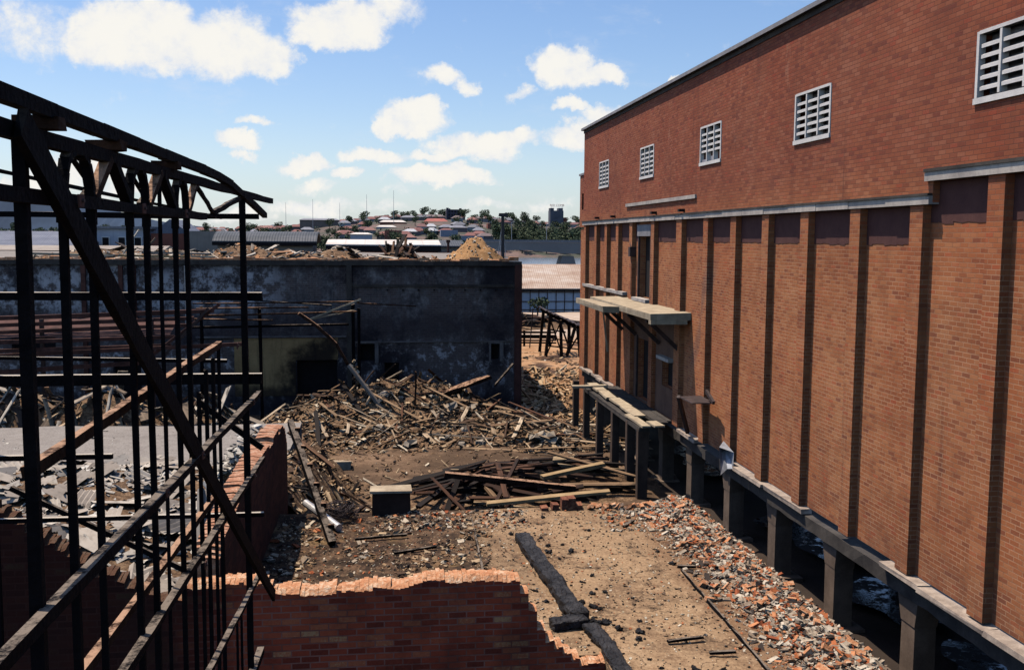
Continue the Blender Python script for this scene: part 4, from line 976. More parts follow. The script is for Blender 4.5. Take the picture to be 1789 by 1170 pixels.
# charred beam on the slab
def log(pts,w,h,name,label):
    m=MB(); P=[Vector(p) for p in pts]; rings=[]; k=16; seg=48
    tot=len(P)-1
    for i in range(seg+1):
        t=i/seg*tot; a=min(int(t),tot-1); c=P[a].lerp(P[a+1],t-a); d=(P[a+1]-P[a]).normalized(); sx=d.cross(Vector((0,0,1))).normalized()
        n=len(m.v); kk=.75 if i in (0,seg) else 1
        for q in range(k):
            an=6.2832*q/k; cx,cz=math.cos(an),math.sin(an)
            cx=math.copysign(abs(cx)**.42,cx); cz=math.copysign(abs(cz)**.42,cz)
            e=1+.22*fbm(c.x*3+cx,c.y*2.2,cz*1.3)+.14*fbm(c.x*9+cx*3,c.y*9,cz*3)
            m.v.append(tuple(c+sx*cx*w/2*e*kk+Vector((0,0,cz*h/2*e*kk))))
        rings.append(n)
    for i in range(seg):
        p,q=rings[i],rings[i+1]
        for a in range(k): m.f.append((p+a,p+(a+1)%k,q+(a+1)%k,q+a)); m.m.append(0)
    m.f.append(tuple(rings[0]+a for a in range(k))); m.m.append(0); m.f.append(tuple(rings[-1]+a for a in range(k))); m.m.append(0)
    return m.solo(name,M_LOG,label,'beam',P[0])
g_=G('alligator char'); o_=g_.obj(); n_=g_.noise(o_,4,6,.7); n5_=g_.noise(o_,30,5,.7)
v_=g_.n('ShaderNodeTexVoronoi',{'feature':'DISTANCE_TO_EDGE'},Vector=g_.n('ShaderNodeVectorMath',{'operation':'ADD'},i0=g_.scalev(o_,9,4,9),i1=g_.n('ShaderNodeTexNoise',Vector=o_,Scale=9.0,Detail=3.0).outputs[1]).outputs[0],Scale=1.0).outputs[0]
M_LOG=g_.out(g_.mix(g_.step(n_,.42,.66),g_.mix(g_.step(v_,.0,.10),(.006,.006,.007),(.014,.0125,.0125)),(.05,.046,.045)),.6,g_.math('ADD',g_.math('MULTIPLY',g_.step(v_,0.0,.15),.6),n5_),.9,.03,.25)
log([(2.86,20.3,.11),(2.93,18.9,.12),(3.06,17.4,.12),(3.14,16.2,.10),(3.24,15.75,.09)],.30,.19,'charred_beam','thick cracked black beam lying lengthwise on the tan slab')
log([(2.68,15.5,.08),(3.28,15.62,.08)],.26,.16,'charred_beam','short black beam stub lying crosswise beside the broken wall end')
log([(3.30,15.45,.06),(3.42,14.6,.05),(3.46,13.2,.05)],.26,.12,'charred_beam','flat grey charred strip running forward past the wall end')
# brick rubble along the right slab edge
fR=lambda x,y: slabz(x,y)+ .22*math.exp(-((x-6.85)/.42)**2)*(1-ss(y,21.2,22.6)*.3)
heap_ob=MB().grid(frange(5.7,7.22,.1),frange(9,22.8,.12),lambda x,y:fR(x,y)-.02+.03*fbm(x*5,y*5)).solo('rubble_heap',M_RUB_BASE if False else M_SLAB,'bank of brick dust and mortar along the right slab edge','rubble',kind='stuff')
edge=lambda x,y: R()<math.exp(-((x-6.75)/.55)**2)
chips(9000,fR,5.4,7.28,11.5,22.8,M_RUB_BRICK,'rubble','broken brick and pale mortar along the right slab edge',.025,.13,.45,1.5,cond=edge)
BRK=[MB().rock((0,0,0),.23,.11,.076,.22).mesh('brick shape',M_RAW) for _ in range(5)]
chips(11000,fR,5.3,7.28,11.5,22.8,M_RUB_BRICK,'rubble','fine mortar dust and brick crumbs filling the right slab edge bank',.012,.055,.5,1.6,cond=edge)
for i in range(70):
    y=U(13.2,22.6); x=min(7.2,max(5.6,random.gauss(6.55,.38)))
    place('loose_brick',BRK[i%5],(x,y,fR(x,y)+.05),(U(-.5,.5),U(-.5,.5),U(0,6.3)),(U(.6,1.1),)*3,'loose broken orange brick in the rubble bank on the right slab edge','brick','bricks in the rubble bank on the right')
chips(420,lambda x,y:slabz(x,y),-.2,3.2,21.2,22.7,M_RUB_BRICK,'rubble','scattered brick crumbs along the far slab edge',.04,.13,.5)
chips(500,lambda x,y:slabz(x,y),4.9,7.2,20.6,22.7,M_RUB_BRICK,'rubble','brick crumbs spread over the far right slab corner',.04,.13,.5)
chips(6500,lambda x,y:slabz(x,y),-2.2,6.6,14.5,22.7,M_RUB_CHIP,'rubble','fine grit and crumbs over the tan slab',.012,.06,.5)
chips(500,lambda x,y:slabz(x,y),3.4,6.8,12,14.5,M_RUB_CHIP,'rubble','fine grit on the nearest part of the slab',.015,.055,.5)
chips(1800,lambda x,y:slabz(x,y),-2.3,2.2,14.6,22,M_RUB_DARK,'rubble','charcoal flakes over the sooty left part of the slab',.03,.16,.35,cond=lambda x,y:fbm(x*.7,y*.7)>-.05)
chips(260,lambda x,y:slabz(x,y),-2.3,-.2,14.6,22,M_RUB_BRICK,'rubble','brick bits fallen at the foot of the left wall',.05,.18,.5)
LMP=[]
for i in range(4):
    m=MB()
    for k in range(3): m.rock((U(-.06,.06),U(-.06,.06),U(-.01,.04)),.2,.13,.1,.5)
    LMP.append(m.mesh('lump shape',M_LOG))
def near_log(): 
    return (3.3+abs(random.gauss(0,.35)),U(14.8,18))
for i in range(58):
    x,y=near_log() if i<22 else (U(1.7,6.2),U(13.6,22.4))
    if x<3.45 and y<14.6: x+=1.2
    s=U(.2,.62)
    place('charcoal_lump',LMP[i%4],(x,y,slabz(x,y)+.03*s),(0,0,U(0,6)),(s,s,s),'small black charcoal lump lying loose on the tan slab','charcoal','charcoal lumps on the tan slab')
for i,(x,y,a,l) in enumerate(((5.2,20.9,.9,.5),(4.4,14.7,.1,.6),(4.9,14.2,-.1,.4),(5.6,18.2,-.4,.35),(.2,19.6,.3,.9),(-.6,20.6,.15,1.1),(1.5,17.6,1.2,.8))):
    MB().beam((x,y,.05),(x+l*math.cos(a),y+l*math.sin(a),.07),.06,.045,2,.006).solo('charred_stick',M_CHAR,'thin charred stick lying on the tan slab','stick',(x,y,.05),'charred sticks on the slab')
for (x0,y0,x1,y1) in ((5.62,18.0,5.58,13.0),(1.96,21.9,1.85,18.3)):
    MB().beam((x0,y0,.035),(x1,y1,.035),.035,.05,20,.012).solo('joint_strip',M_CHAR,'dark joint strip along the slab near the right rubble bank' if x0>4 else 'dark joint strip in the middle of the slab','joint strip',(x0,y0,0))
# left yard: broken asbestos sheets
def sheet_mesh(i):
    m=MB(); nx=9; w,l=U(.5,.9),U(.5,1.3); a=[U(-.12,.12) for _ in range(4)]
    n=len(m.v)
    for r_ in (0,1):
        for k in range(nx):
            x=-w/2+w*k/(nx-1); y=(-l/2 if r_==0 else l/2)+U(-.12,.12); m.v.append((x,y,.028*(1 if k%2 else -1)))
    for k in range(nx-1): m.f.append((n+k,n+k+1,n+nx+k+1,n+nx+k)); m.m.append(0)
    return m.mesh('sheet shape',M_SHEET)
SH=[sheet_mesh(i) for i in range(8)]
fY=mound([(-6.2,25.0,.5,2.6,3.4),(-9.3,24.6,.55,2.2,3.2),(-5.5,20.5,.45,2.2,2.6),(-8.5,19.5,.5,3,2.6),(-12.5,24,.5,3,3.5)],-.12,.09)
heap(fY,-17,-2.8,15.5,29.5,'bank of smashed pale roofing in the left yard',.3)
cY=lambda x,y:fY(x,y)>.02
for i in range(250):
    while True:
        x,y=U(-13,-2.95),U(16,28.2)
        if cY(x,y): break
    place('roofing_sheet',SH[i%8],(x,y,fY(x,y)+.09*R()+.03),(U(-.4,.4),U(-.4,.4),U(0,6.3)),(U(.5,1.1),)*3,'broken piece of pale corrugated roofing sheet in the left yard','roofing sheet','broken roofing sheets in the left yard')
chips(2400,fY,-14,-2.9,15.5,28.6,M_SHEETBITS,'rubble','small scraps of pale roofing over the left yard',.06,.30,.22,1.3,cond=cY)
chips(260,lambda x,y:.06*fbm(x*.5,y*.5),-14,-2.9,27,33.5,M_SHEETBITS,'rubble','scattered pale scraps on the open grey yard',.04,.14,.2)
chips(420,lambda x,y:1.62-abs(x+3.2)*1.6+.1*fbm(x*3,y*3),-4.2,-2.72,22,25.5,M_SHEETBITS,'rubble','pale splintered sheets piled against the far end of the left wall',.08,.34,.25,1.6)
MB().grid(frange(-4.4,-2.74,.2),frange(21.5,26,.25),lambda x,y:max(0,1.55-abs(x+3.1)*1.5)*ss(y,21.5,23)+.08*fbm(x*2,y*2)).solo('rubble_heap',M_HEAP,'debris bank behind the far end of the left wall','rubble',kind='stuff')
place('roofing_sheet',SH[2],(-3.4,20.2,.55),(1.15,.15,.4),(1.1,1.1,1.1),'large pale roofing sheet standing on edge behind the left wall','roofing sheet',None)
# dark heap with timbers behind the yard
fD=mound([(-9.8,37.4,2.9,2.2,1.8),(-12.8,37.8,2.3,2.2,2.0),(-6.4,38.2,2.2,2.2,2),(-16,38,2,3,2)],-2.5,.16)
heap(fD,-22,-3,34.6,44,'dark heap of wreckage behind the grey yard')
scatter_planks(60,fD,-14,-5,35.2,38.8,RM,'wreckage_timber','scorched timber tangled in the dark heap behind the grey yard','timber','timbers in the heap behind the yard',.9,2.6,.6,.45,cond=lambda x,y:fD(x,y)>-1.5)
scatter_planks(75,fD,-14,-5,35.6,39.6,PM,'wreckage_timber','scorched timber tangled in the dark heap behind the grey yard','timber','timbers in the heap behind the yard',.8,2.8,.7,.3,cond=lambda x,y:fD(x,y)>-1.4)
chips(700,fD,-15,-4.5,35,40.5,M_RUB_DARK,'rubble','dark bits over the heap behind the grey yard',.08,.35,.5,splinter=.35)
# roof rubble
fE=mound([(-7.3,54,.75,1.6,2),(-3.6,54,.3,3.0,2),(-2.2,53.5,.45,1.3,1.5),(.9,54.5,.62,1.2,1.5),(-11,54,.4,3,2),(-15,54,.5,3,2),(-5.2,53,.35,1.5,1.5)],5.02,.06)
heap(fE,-20,6.4,50.4,58,'rubble covering the flat roof of the burnt building',.35)
scatter_planks(105,fE,-15,3.2,50.6,56.5,RM,'roof_board','pale broken board in the rubble on the flat roof','board','boards on the burnt building roof',.4,1.9,.45,.15)
scatter_planks(26,fE,.2,1.7,53,55.6,BM,'roof_timber','dark timber bristling from the black pile on the flat roof','timber','dark timbers on the roof',.8,1.9,1.2,.3)
chips(1300,fE,-18,6.2,50.35,56,M_RUB_ROOF,'rubble','pale rubble crumbs along the flat roof edge',.06,.3,.5,splinter=.2)
def fM(x,y):
    r=math.hypot((x-5.05)/1.75,(y-55)/1.9); return 4.95+max(0,1.42*(1-r**1.25))+(.22*fbm(x*1.6,y*1.6)+.10*fbm(x*5,y*5))*(1 if r<1 else .2)
ob=MB().grid(frange(2.8,7.0,.12),frange(52.6,57.5,.15),fM).solo('earth_mound',M_EARTH,'conical orange earth mound on the right end of the flat roof','mound',(5,55,5))
for p in ob.data.polygons: p.use_smooth=True
chips(160,fM,3.6,6.5,53,56.5,M_RUB_ROOF,'rubble','clods on the orange earth mound',.05,.2,.6)
for k_,(xa,xb,zz,mt) in enumerate(((-16.5,-12.8,5.42,M_DECK),(-12.6,-9.6,5.36,M_TAN),(-9.3,-8.2,5.34,M_DECK),(-11.6,-8.4,5.5,M_GREYWOOD))):
    MB().beam((xa,50.5+.2*k_,zz),(xb,50.5+.2*k_,zz-.06),.3,.1,3,.015).solo('roof_plank',mt,('long pale plank at far left along the roof edge','tan plank along the roof edge behind the charred posts','short pale plank along the roof edge left of the lean-to','grey plank lying behind the tan one on the roof edge')[k_],'plank')
for i,(x,h) in enumerate(((-13.2,1.5),(-12.4,1.1))): MB().beam((x,53,5.1),(x+.9,53.4,5.1+h),.1,.08,2,.01).solo('roof_stake',M_ROOFB,'taller splintered stake leaning on the left roof rubble' if i==0 else 'shorter splintered stake leaning on the left roof rubble','stake',(x,53,5.1))
# foreground earth hidden below the frame, alley debris
chips(1300,lambda x,y:land(x,y)+.02,6.9,13.5,50.2,66,M_RUB_WOOD,'rubble','orange brown wood chips and brick strewn along the alley',.10,.42,.5,1.4,splinter=.25,cond=lambda x,y:x>7.0 and x<13.2+(y-50)*.1 and R()<1.15-(y-50)/15)
chips(220,lambda x,y:land(x,y)+.02,7.5,14,60,76,M_RUB_DARK,'rubble','dark charred litter along the alley',.1,.4,.4,splinter=.3)
chips(900,lambda x,y:land(x,y)+.02,7.0,10.5,42,50.5,M_RUB_WOOD,'rubble','brown wood litter at the mouth of the alley',.08,.32,.5,1.4,splinter=.3)
T=thing('timber_trestle','collapsed dark timber trestle with a slatted sloping deck at the alley end','trestle',(13.2,74,-2.4))
for (a,b) in (((12.0,73,-2.4),(12.35,73,.8)),((12.0,76,-2.4),(12.3,76,.9)),((13.2,73,-2.4),(13.1,73,.3)),((13.6,73,-2.4),(14.2,73,-.2)),((14.6,73,-2.4),(14.4,73,-.4)),((14.3,76,-2.4),(14.3,76,-.2))):
    MB().beam(a,b,.22,.22,3,.02,up=(0,1,0)).part('leg',M_CHARBROWN,T)
for (a,b) in (((12.1,73.1,.8),(14.9,73.1,-.5)),((12.1,76,.9),(14.9,76,-.4)),((12.1,74.5,.85),(14.9,74.5,-.45))):
    MB().beam(a,b,.2,.25,3,.02).part('bearer',M_CHAR,T)
for k in range(11):
    t=k/10; x=12.0+2.9*t; z=1.02-1.3*t; MB().beam((x,72.6,z+U(-.04,.04)),(x+U(-.2,.2),76.4,z+.05),.16,.06,2,.02).part('slat',M_STEEL,T)
for (a,b) in (((12.1,73,-2.2),(13.2,73,.4)),((13.2,73,-2.2),(12.3,73,.4)),((13.6,72.8,-1.4),(13.0,72.8,.2)),((13.6,73,-2.3),(14.6,73,-.6)),((12.2,73,-1.0),(14.4,73,-1.4)),((12.1,73,-1.6),(14.5,73,-1.9)),((12.2,73,-.4),(13.5,73,-.6))):
    MB().beam(a,b,.1,.1,2,.02).part('brace',M_CHARBROWN,T)
T2=thing('low_fence','low dark plank fence with rusty rails across the alley','fence',(10,80,-2.4))
for z,h,mt in ((-1.2,.16,M_CHARBROWN),(-1.55,.3,M_CHAR),(-1.85,.12,M_RUST),(-2.05,.12,M_CHAR)): MB().beam((6.9,80,z),(14,80,z-.08),.1,h,4,.012).part('rail',mt,T2)
for x in (7.4,9.3,11.3,13.4): MB().ab(x,x+.16,79.95,80.1,-2.45,-1.1).part('post',M_CHAR,T2)
for i,(x,y,h) in enumerate(((10.7,78,2.9),(11.6,78.5,3.2))): MB().beam((x,y,-2.4),(x+.25,y,-2.4+h),.08,.08).solo('thin_post',M_STEEL,('left' if i==0 else 'right')+' one of two thin posts standing by the alley fence','post',(x,y,-2.4))
m=MB(); 
for k in range(14): m.rock((9.6+U(-.5,.5),77.5+U(-.3,.3),-2.2+U(0,.5)),.6,.4,.3,.5)
m.solo('scrap_pile',M_RUB_DARK,'small dark scrap pile in front of the alley fence','scrap pile',(9.6,77.5,-2.4))
fF=mound([(14,98,1.0,5,3),(11,96,.5,3,2.5)],-2.5,.2)
heap(fF,6,24,92,104,'dark wreckage strewn before the rusty roofed shed',.6)
FL=[plank_mesh(i,U(.25,.4),U(.15,.25),M_BOARD) for i in range(4)]
scatter_planks(40,fF,9,20,94,101,FL,'wreckage_beam','dark beam in the wreckage before the rusty roofed shed','beam','beams before the rusty shed',1.5,4.5,.3,.3,cond=lambda x,y:fF(x,y)>-2.3)
# ------------------------------------------------------------------ background buildings
def shed(name,label,x0,x1,y0,y1,z0,ze,zr,wm,rm,curved=False,fasc=.0,over=.4):
    t=thing(name,label,'shed',((x0+x1)/2,y0,z0))
    MB().ab(x0,x1,y0,y1,z0,ze).part('wall',wm,t)
    m=MB(); ym=(y0+y1)/2; N=6 if curved else 1
    pts=[]
    for k in range(2*N+1):
        s=k/(2*N); y=y0-over+(y1-y0+2*over)*s
        z=ze+(zr-ze)*(math.sin(s*math.pi)**(.7) if curved else 1-abs(2*s-1)); pts.append((y,z))
    for (a,b),(c,d) in zip(pts[:-1],pts[1:]): m.hexa([(x0-over,a,b),(x1+over,a,b),(x1+over,c,d),(x0-over,c,d),(x0-over,a,b+.15),(x1+over,a,b+.15),(x1+over,c,d+.15),(x0-over,c,d+.15)])
    for x in (x0+.01,x1-.01): m.poly([(x,p[0],p[1]) for p in pts])
    m.part('roof',rm,t)
    if fasc: MB().ab(x0-over,x1+over,y0-over-.1,y0-over-.02,ze-fasc,ze+.05).part('fascia',M_DARK,t)
    return t
shed('curved_roof_shed','long shed with a dark rounded roof and tan wall behind the burnt roof',-15,-6.4,95,101,-2.4,5.75,6.65,M_WALLTAN,M_ROOFDARK,True,.25)
s2=shed('low_long_shed','low shed with a bright rust-flecked roof edge behind the burnt roof',-4.9,5.2,95,103,-2.4,5.5,5.95,M_WALLTAN,M_ROOFPALE,False,.5,.3)
MB().ab(5.0,5.25,94.7,95,3.5,5.0).part('bracket',M_DARK,s2)
shed('far_tan_shed','plain tan shed end right of the bright roofed shed',5.9,8.6,110,118,-2.4,5.3,5.9,M_WALLTAN,M_ROOFDARK)
rs=shed('rust_roof_shed','grey panelled shed with a rust streaked iron roof beyond the alley',12,27,118,128,-2.4,.25,3.0,M_WALLPALE,M_ROOFRUST,False,.15,.3)
m=MB()
for x in frange(12.2,26.8,1.05): m.ab(x,x+.09,117.93,118,-2.4,.1)
for z in (-1.2,-.1,-2.2): m.ab(12,27,117.90,117.96,z,z+.1)
m.part('wall_batten',M_STEEL,rs)
shed('blue_roof_shed','faded blue grey roofed shed at far left beyond the burnt roof',-47,-33,112,124,-2.4,4.6,6.6,M_WALLTAN,M_ROOFBLUE)
shed('iron_roof_shed','long low pale roofed shed at far left behind the roof rubble',-36,-21,98,106,-2.4,4.6,5.2,M_WALLTAN,M_ROOFGREY)
wb=thing('white_building','white two storey building with dark sash windows at left distance','building',(-30,122,-2.4))
MB().ab(-33.2,-27.2,122,130,-2.4,7.1).part('wall',M_WALLWHITE,wb); MB().ab(-33.5,-26.9,121.7,130.2,7.1,7.4).part('parapet',M_COPING,wb)
for x in (-32.2,-30.4,-28.6): 
    f=MB().ab(x-.1,x+.8,121.9,122,4.6,6.2).part('window',M_CONCL,wb); MB().ab(x,x+.7,121.86,121.9,4.7,6.1).part('pane',M_DARK,f)
gb=thing('gabled_store','brown gabled store with a pale blank wall beside the white building','building',(-24.7,122,-2.4))
MB().ab(-27,-22.6,123,133,-2.4,6.6).part('wall',M_BRICKFAR,gb); MB().poly([(-27,122.95,6.6),(-22.6,122.95,6.6),(-24.8,122.95,8.3)]).quad((-27,122.95,6.6),(-24.8,122.95,8.3),(-24.8,133,8.3),(-27,133,6.6)).quad((-22.6,122.95,6.6),(-24.8,122.95,8.3),(-24.8,133,8.3),(-22.6,133,6.6)).part('roof',M_ROOFBLUE,gb)
MB().ab(-22.55,-15.2,121,131,-2.4,6.9).solo('tan_store',M_WALLTAN,'plain tan flat topped store behind the charred posts','building',(-19,121,-2.4))
# water-side bridge
BR=thing('river_bridge','long grey concrete road bridge crossing the river at right','bridge',(90,450,-6))
m=MB(); N=24
for i in range(N):
    xa,xb=40+160*i/N,40+160*(i+1)/N
    def bot(x):
        s=((x-84)/45)%1.0; s=min(abs(s),1-abs(s))*2
        return -1.4+2.6*math.sqrt(max(0,s))
    m.hexa([(xa,450,bot(xa)),(xb,450,bot(xb)),(xb,462,bot(xb)),(xa,462,bot(xa)),(xa,450,4.6),(xb,450,4.6),(xb,462,4.6),(xa,462,4.6)])
m.part('deck',M_BRIDGE,BR); MB().ab(40,200,449.7,450.2,4.62,5.7).part('parapet',M_COPING,BR)
for x in (84,129,174): MB().hexa([(x-4.2,451,-7),(x+4.2,451,-7),(x+4.2,461,-7),(x-4.2,461,-7),(x-2.6,451,-1.5),(x+2.6,451,-1.5),(x+2.6,461,-1.5),(x-2.6,461,-1.5)]).part('pier',M_BRIDGE,BR)
for i,x in enumerate((58,74,100,118)): MB().tube((x,451,4.6),(x,451,13.5),.14,.1,6).tube((x,451,13.5),(x+1.6,451,13.7),.1,.08,6).solo('street_lamp',M_TIN,'thin grey lamp standard rising from the river bridge','street lamp',(x,451,4.6),'lamps on the bridge')
# tall mast with stays
ms=thing('guyed_mast','tall dark mast with slanting stays rising behind the orange mound','mast',(26,220,-2.4))
MB().tube((26.4,220,-2.4),(26.3,220,11.4),.42,.34,10).part('pole',M_POLE,ms); MB().ab(25.5,27.3,219.4,220.6,11.0,11.7,0,.1).part('mast_head',M_POLE,ms)
for dx in (-1.6,-.9,1.1): MB().beam((26.3,220,10.5),(26.3+dx,220,-2.4),.10,.10).part('stay',M_TIN,ms)
MB().tube((6.9,106,-2.4),(6.9,106,6.0),.12,.12,8).ab(6.7,7.1,105.8,106.2,5.8,6.1).solo('rusty_bollard_post',M_RUST,'thin rusty post standing left of the orange mound','post',(6.9,106,-2.4))
# ------------------------------------------------------------------ hillside suburb
def house_proto(w,d,h,rh):
    t=thing('house','small house on the far hillside','house',(0,0,0))
    MB().ab(-w/2,w/2,-d/2,d/2,-2,h).part('wall',M_HWALL,t)
    e=.5; r=w*.22
    v=[(-w/2-e,-d/2-e,h),(w/2+e,-d/2-e,h),(w/2+e,d/2+e,h),(-w/2-e,d/2+e,h),(-r,0,h+rh),(r,0,h+rh)]
    m=MB(); m.v=list(v); m.f=[(0,1,5,4),(1,2,5),(2,3,4,5),(3,0,4),(0,3,2,1)]; m.m=[0]*5
    m.part('roof',M_HROOF,t); return t
HP=[house_proto(11,8,3.0,2.2),house_proto(8.5,7.5,3.1,2.4),house_proto(14,8,3.2,2.0)]
used=[False]*3
HL='small roofed house among trees on the far hillside'
def put_house(x,y,k,rz):
    t=HP[k] if not used[k] else copy_tree(HP[k]); used[k]=True
    t.location=(x,y,land(x,y)); t.rotation_euler=(0,0,rz); tag(t,HL,'house','houses on the far hillside')
def tree_proto(h,w):
    t=thing('tree','tree','tree',(0,0,0))
    m=MB().tube((0,0,-1),(0,0,h*.45),w*.05,w*.03,7)
    for k in range(4): a=k*1.6; m.tube((0,0,h*.35),(math.cos(a)*w*.25,math.sin(a)*w*.25,h*.62),w*.025,w*.012,5)
    m.part('trunk',M_BARK,t)
    m=MB(); blobs=[(U(-.3,.3)*w,U(-.3,.3)*w,h*U(.45,.82),w*U(.2,.34)) for _ in range(9)]
    for k in range(420):
        bx,by,bz,r=random.choice(blobs); d=Vector((random.gauss(0,1),random.gauss(0,1),random.gauss(0,1))).normalized()*r*U(.6,1.05)
        c=Vector((bx,by,bz))+Vector((d.x,d.y,d.z*.8)); s=w*U(.03,.075)
        a=Vector((random.gauss(0,1),random.gauss(0,1),random.gauss(0,1))).normalized(); b=a.orthogonal().normalized(); e=a.cross(b)
        m.quad(c-b*s,c-e*s*.8,c+b*s,c+e*s)
    m.part('crown',M_LEAF,t); return t
TP=[tree_proto(9,9),tree_proto(11,8),tree_proto(8,10),tree_proto(13,10)]
tused=[False]*4
def put_tree(x,y,k,s,label,group,z=None):
    t=TP[k] if not tused[k] else copy_tree(TP[k]); tused[k]=True
    t.location=(x,y,land(x,y) if z is None else z); t.rotation_euler=(0,0,U(0,6.3)); t.scale=(s,s,s*U(.85,1.15)); tag(t,label,'tree',group)
# landmark buildings
def px_at(x,Y):
    q=pixray(x,415); return q.x/q.y*Y
HT=[]
def landmark(name,label,x0,x1,ztop,Y,depth,mat,roofm=None,rh=0,zb=None):
    X0,X1=px_at(x0,Y),px_at(x1,Y); t=thing(name,label,'building',((X0+X1)/2,Y,land((X0+X1)/2,Y)))
    zb=land((X0+X1)/2,Y)-3 if zb is None else zb
    MB().ab(X0,X1,Y,Y+depth,zb,ztop).part('wall',mat,t)
    if roofm:
        e=.8; MB().hexa([(X0-e,Y-e,ztop),(X1+e,Y-e,ztop),(X1+e,Y+depth+e,ztop),(X0-e,Y+depth+e,ztop),(X0+3,Y+depth*.45,ztop+rh),(X1-3,Y+depth*.45,ztop+rh),(X1-3,Y+depth*.55,ztop+rh),(X0+3,Y+depth*.55,ztop+rh)]).part('roof',roofm,t)
    HT.append((X0-4,X1+4,Y)); return t,X0,X1
def zpx(y,Y,x=800):
    q=pixray(x,y); return 6.3+q.z/q.y*Y
t,a,b=landmark('hilltop_block','dark block of a building standing above the hilltop houses',780,806,zpx(366,1010),1010,14,M_TOWER)
zt=zpx(366,1010); MB().ab(a-.2,a+2.2,1009.8,1012,zt,zt+1.6).ab(b-2.2,b+.2,1009.8,1012,zt,zt+1.2).ab((a+b)/2-5,(a+b)/2-3.6,1010,1012,zt,zt+.9).part('chimney',M_TOWER,t)
for k in range(4):
    w=(b-a)/5; f=MB()
    for q in range(3): f.ab(a+w*(k+.7),a+w*(k+1.1),1009.8,1009.95,zt-3-q*3.2,zt-1.4-q*3.2)
    f.part('window',M_DARK,t)
t,a,b=landmark('silo_block','dark twin topped silo block with red roof lettering at right distance',961,984,zpx(368,980,970),980,12,M_SILO)
zt=zpx(368,980,970); zt2=zpx(363.5,980,970)
MB().ab(a,a+3.6,980,990,zt,zt2).ab(b-5.0,b-.6,980,990,zt,zt2).part('roof_tower',M_SILO,t)
cu=bpy.data.curves.new('sign lettering','FONT'); cu.body='RED COMB'; cu.size=2.9; cu.align_x='CENTER'; cu.extrude=.12; cu.materials.append(M_SIGNRED)
tmp=bpy.data.objects.new('tmp',cu); lme=bpy.data.meshes.new_from_object(tmp); bpy.data.objects.remove(tmp); lme.materials.clear(); lme.materials.append(M_SIGNRED)
lt=bpy.data.objects.new('sign_lettering',lme); COL.objects.link(lt); lt.parent=t; lt.rotation_euler=(math.pi/2,0,0); lt.location=(0,-.3,zpx(360.5,980,970)-t.location.z); lt['label']='red capital letters RED COMB along the roofline'
MB().beam((a+1,980.1,zt2-.1),(a+1,980.1,zt2+2.2),.2,.2).beam((b-1.5,980.1,zt2-.1),(b-1.5,980.1,zt2+2.2),.2,.2).beam((a,980.1,zt2+1.0),(b,980.1,zt2+1.0),.15,.15).part('sign_frame',M_TIN,t)
landmark('red_roof_school','long building with a bright red roof on the mid hillside',742,782,zpx(387.5,930),930,14,M_HWALL,M_SIGNRED2 if False else mat_plain('bright red roof',(.40,.13,.10),.8,.2,.3),3.0)
landmark('white_roof_hall','long building with a pale roof on the mid hillside',664,709,zpx(389,900),900,12,M_BRICKFAR,M_ROOFPALE,1.8)
landmark('pale_roof_store','low pale roofed building below the long pale roof',658,692,zpx(397.5,860),860,12,M_WALLWHITE,M_ROOFPALE,1.5)
landmark('red_brick_block','flat red brick block low on the hillside',672,702,zpx(403.5,700),700,12,M_BRICKFAR)
landmark('tan_long_block','long low tan building on the left shoulder of the hill',524,592,zpx(386.5,950),950,14,mat_plain('distant tan wall',(.23,.175,.145),.9,.2,.2),M_HROOF,1.6)
landmark('maroon_block','maroon walled building low on the right hillside',852,886,zpx(390,860),860,12,M_BRICKFAR)
landmark('white_low_block','white low building at the foot of the hill',612,650,zpx(410.5,690),690,10,M_WALLWHITE,M_ROOFPALE,1.2)
landmark('grey_flats','grey blue banded flats at the foot of the hill',770,800,zpx(402,760),760,10,M_WALLBLUE)
landmark('corner_red_house','red walled house beside the silo block',984,990,zpx(380,985,970),985,8,M_BRICKFAR)
landmark('pale_river_wall','long pale flat building near the far bank',795,845,zpx(412,700),700,8,M_WALLBLUE)
def clear(x,y): return not any(a<x<b and abs(y-Y)<16 or (a<x<b and Y-70<y<Y) for a,b,Y in HT)
n=0
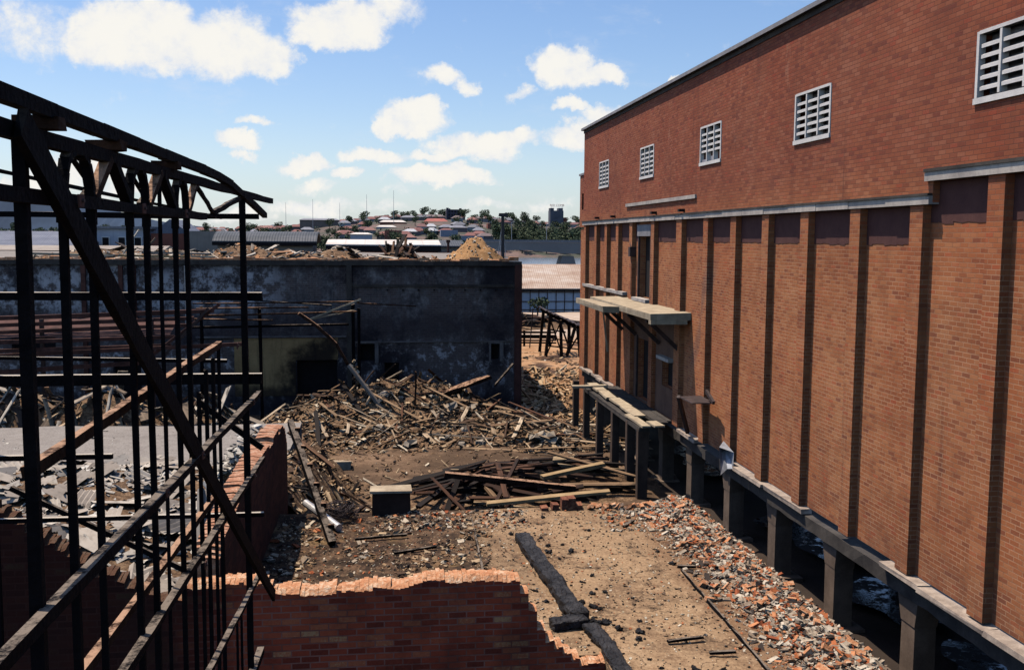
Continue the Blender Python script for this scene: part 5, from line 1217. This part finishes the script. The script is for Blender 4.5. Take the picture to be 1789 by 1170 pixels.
while n<270:
    y=U(690,1040) if R()<.75 else U(960,1045); u=U(-.45,.21); x=u*y
    if not clear(x,y): continue
    if u>.11 and y<900: continue
    put_house(x,y,random.choice((0,1,1,2)),U(-.5,.5)); n+=1
n=0
while n<165:
    y=U(670,1040); u=U(-.45,.21); x=u*y
    if not clear(x,y): continue
    put_tree(x,y,random.randrange(4),U(.5,.95),'dark green tree among the houses on the far hillside','trees on the far hillside'); n+=1
for i in range(88):
    y=U(655,800); u=U(.112,.21); put_tree(u*y,y,random.randrange(4),U(.75,1.1),'bushy green tree in the grove across the river at right','trees in the grove across the river')
for i in range(22):
    y=U(640,680); u=U(-.1,-.045) if i<12 else U(-.02,.1); put_tree(u*y,y,random.randrange(4),U(.75,1.15) ,'rounded green tree near the far bank behind the sheds','trees near the far bank')
for i in range(12):
    y=U(1000,1035); u=U(-.02,.2); put_tree(u*y,y,1,U(.9,1.3),'tall dark tree standing on the hill skyline','trees on the skyline')
for i in range(5):
    x=px_at(500+i*47,900); MB().tube((x,900,land(x,900)),(x,900,land(x,900)+U(18,30)),.25,.12,5).solo('radio_mast',M_TIN,'hair thin mast rising from the left shoulder of the hill','mast',(x,900,0),'thin masts on the hill')
m=MB(); n=0
while n<430:
    y=U(668,1040); u=U(-.45,.21); x=u*y
    if not clear(x,y): continue
    n+=1; h=U(2.5,7); wd=U(3,8); z=land(x,y)
    for k in range(34):
        d=Vector((random.gauss(0,1),random.gauss(0,1),random.gauss(0,1))).normalized()*U(.5,1)
        c=Vector((x+d.x*wd*.5,y+d.y*wd*.5,z+h*.5+d.z*h*.5)); q=U(.35,.95)
        a=Vector((random.gauss(0,1),random.gauss(0,1),random.gauss(0,1))).normalized(); b=a.orthogonal().normalized(); e=a.cross(b)
        m.quad(c-b*q,c-e*q*.8,c+b*q,c+e*q)
m.solo('hillside_vegetation',M_LEAF,'dull green scrub filling the gaps between the far hillside houses',None,kind='stuff')
put_tree(10.2+7.4,113,2,.22,'small green shrub at the left end of the grey panelled shed wall',None,-2.4)
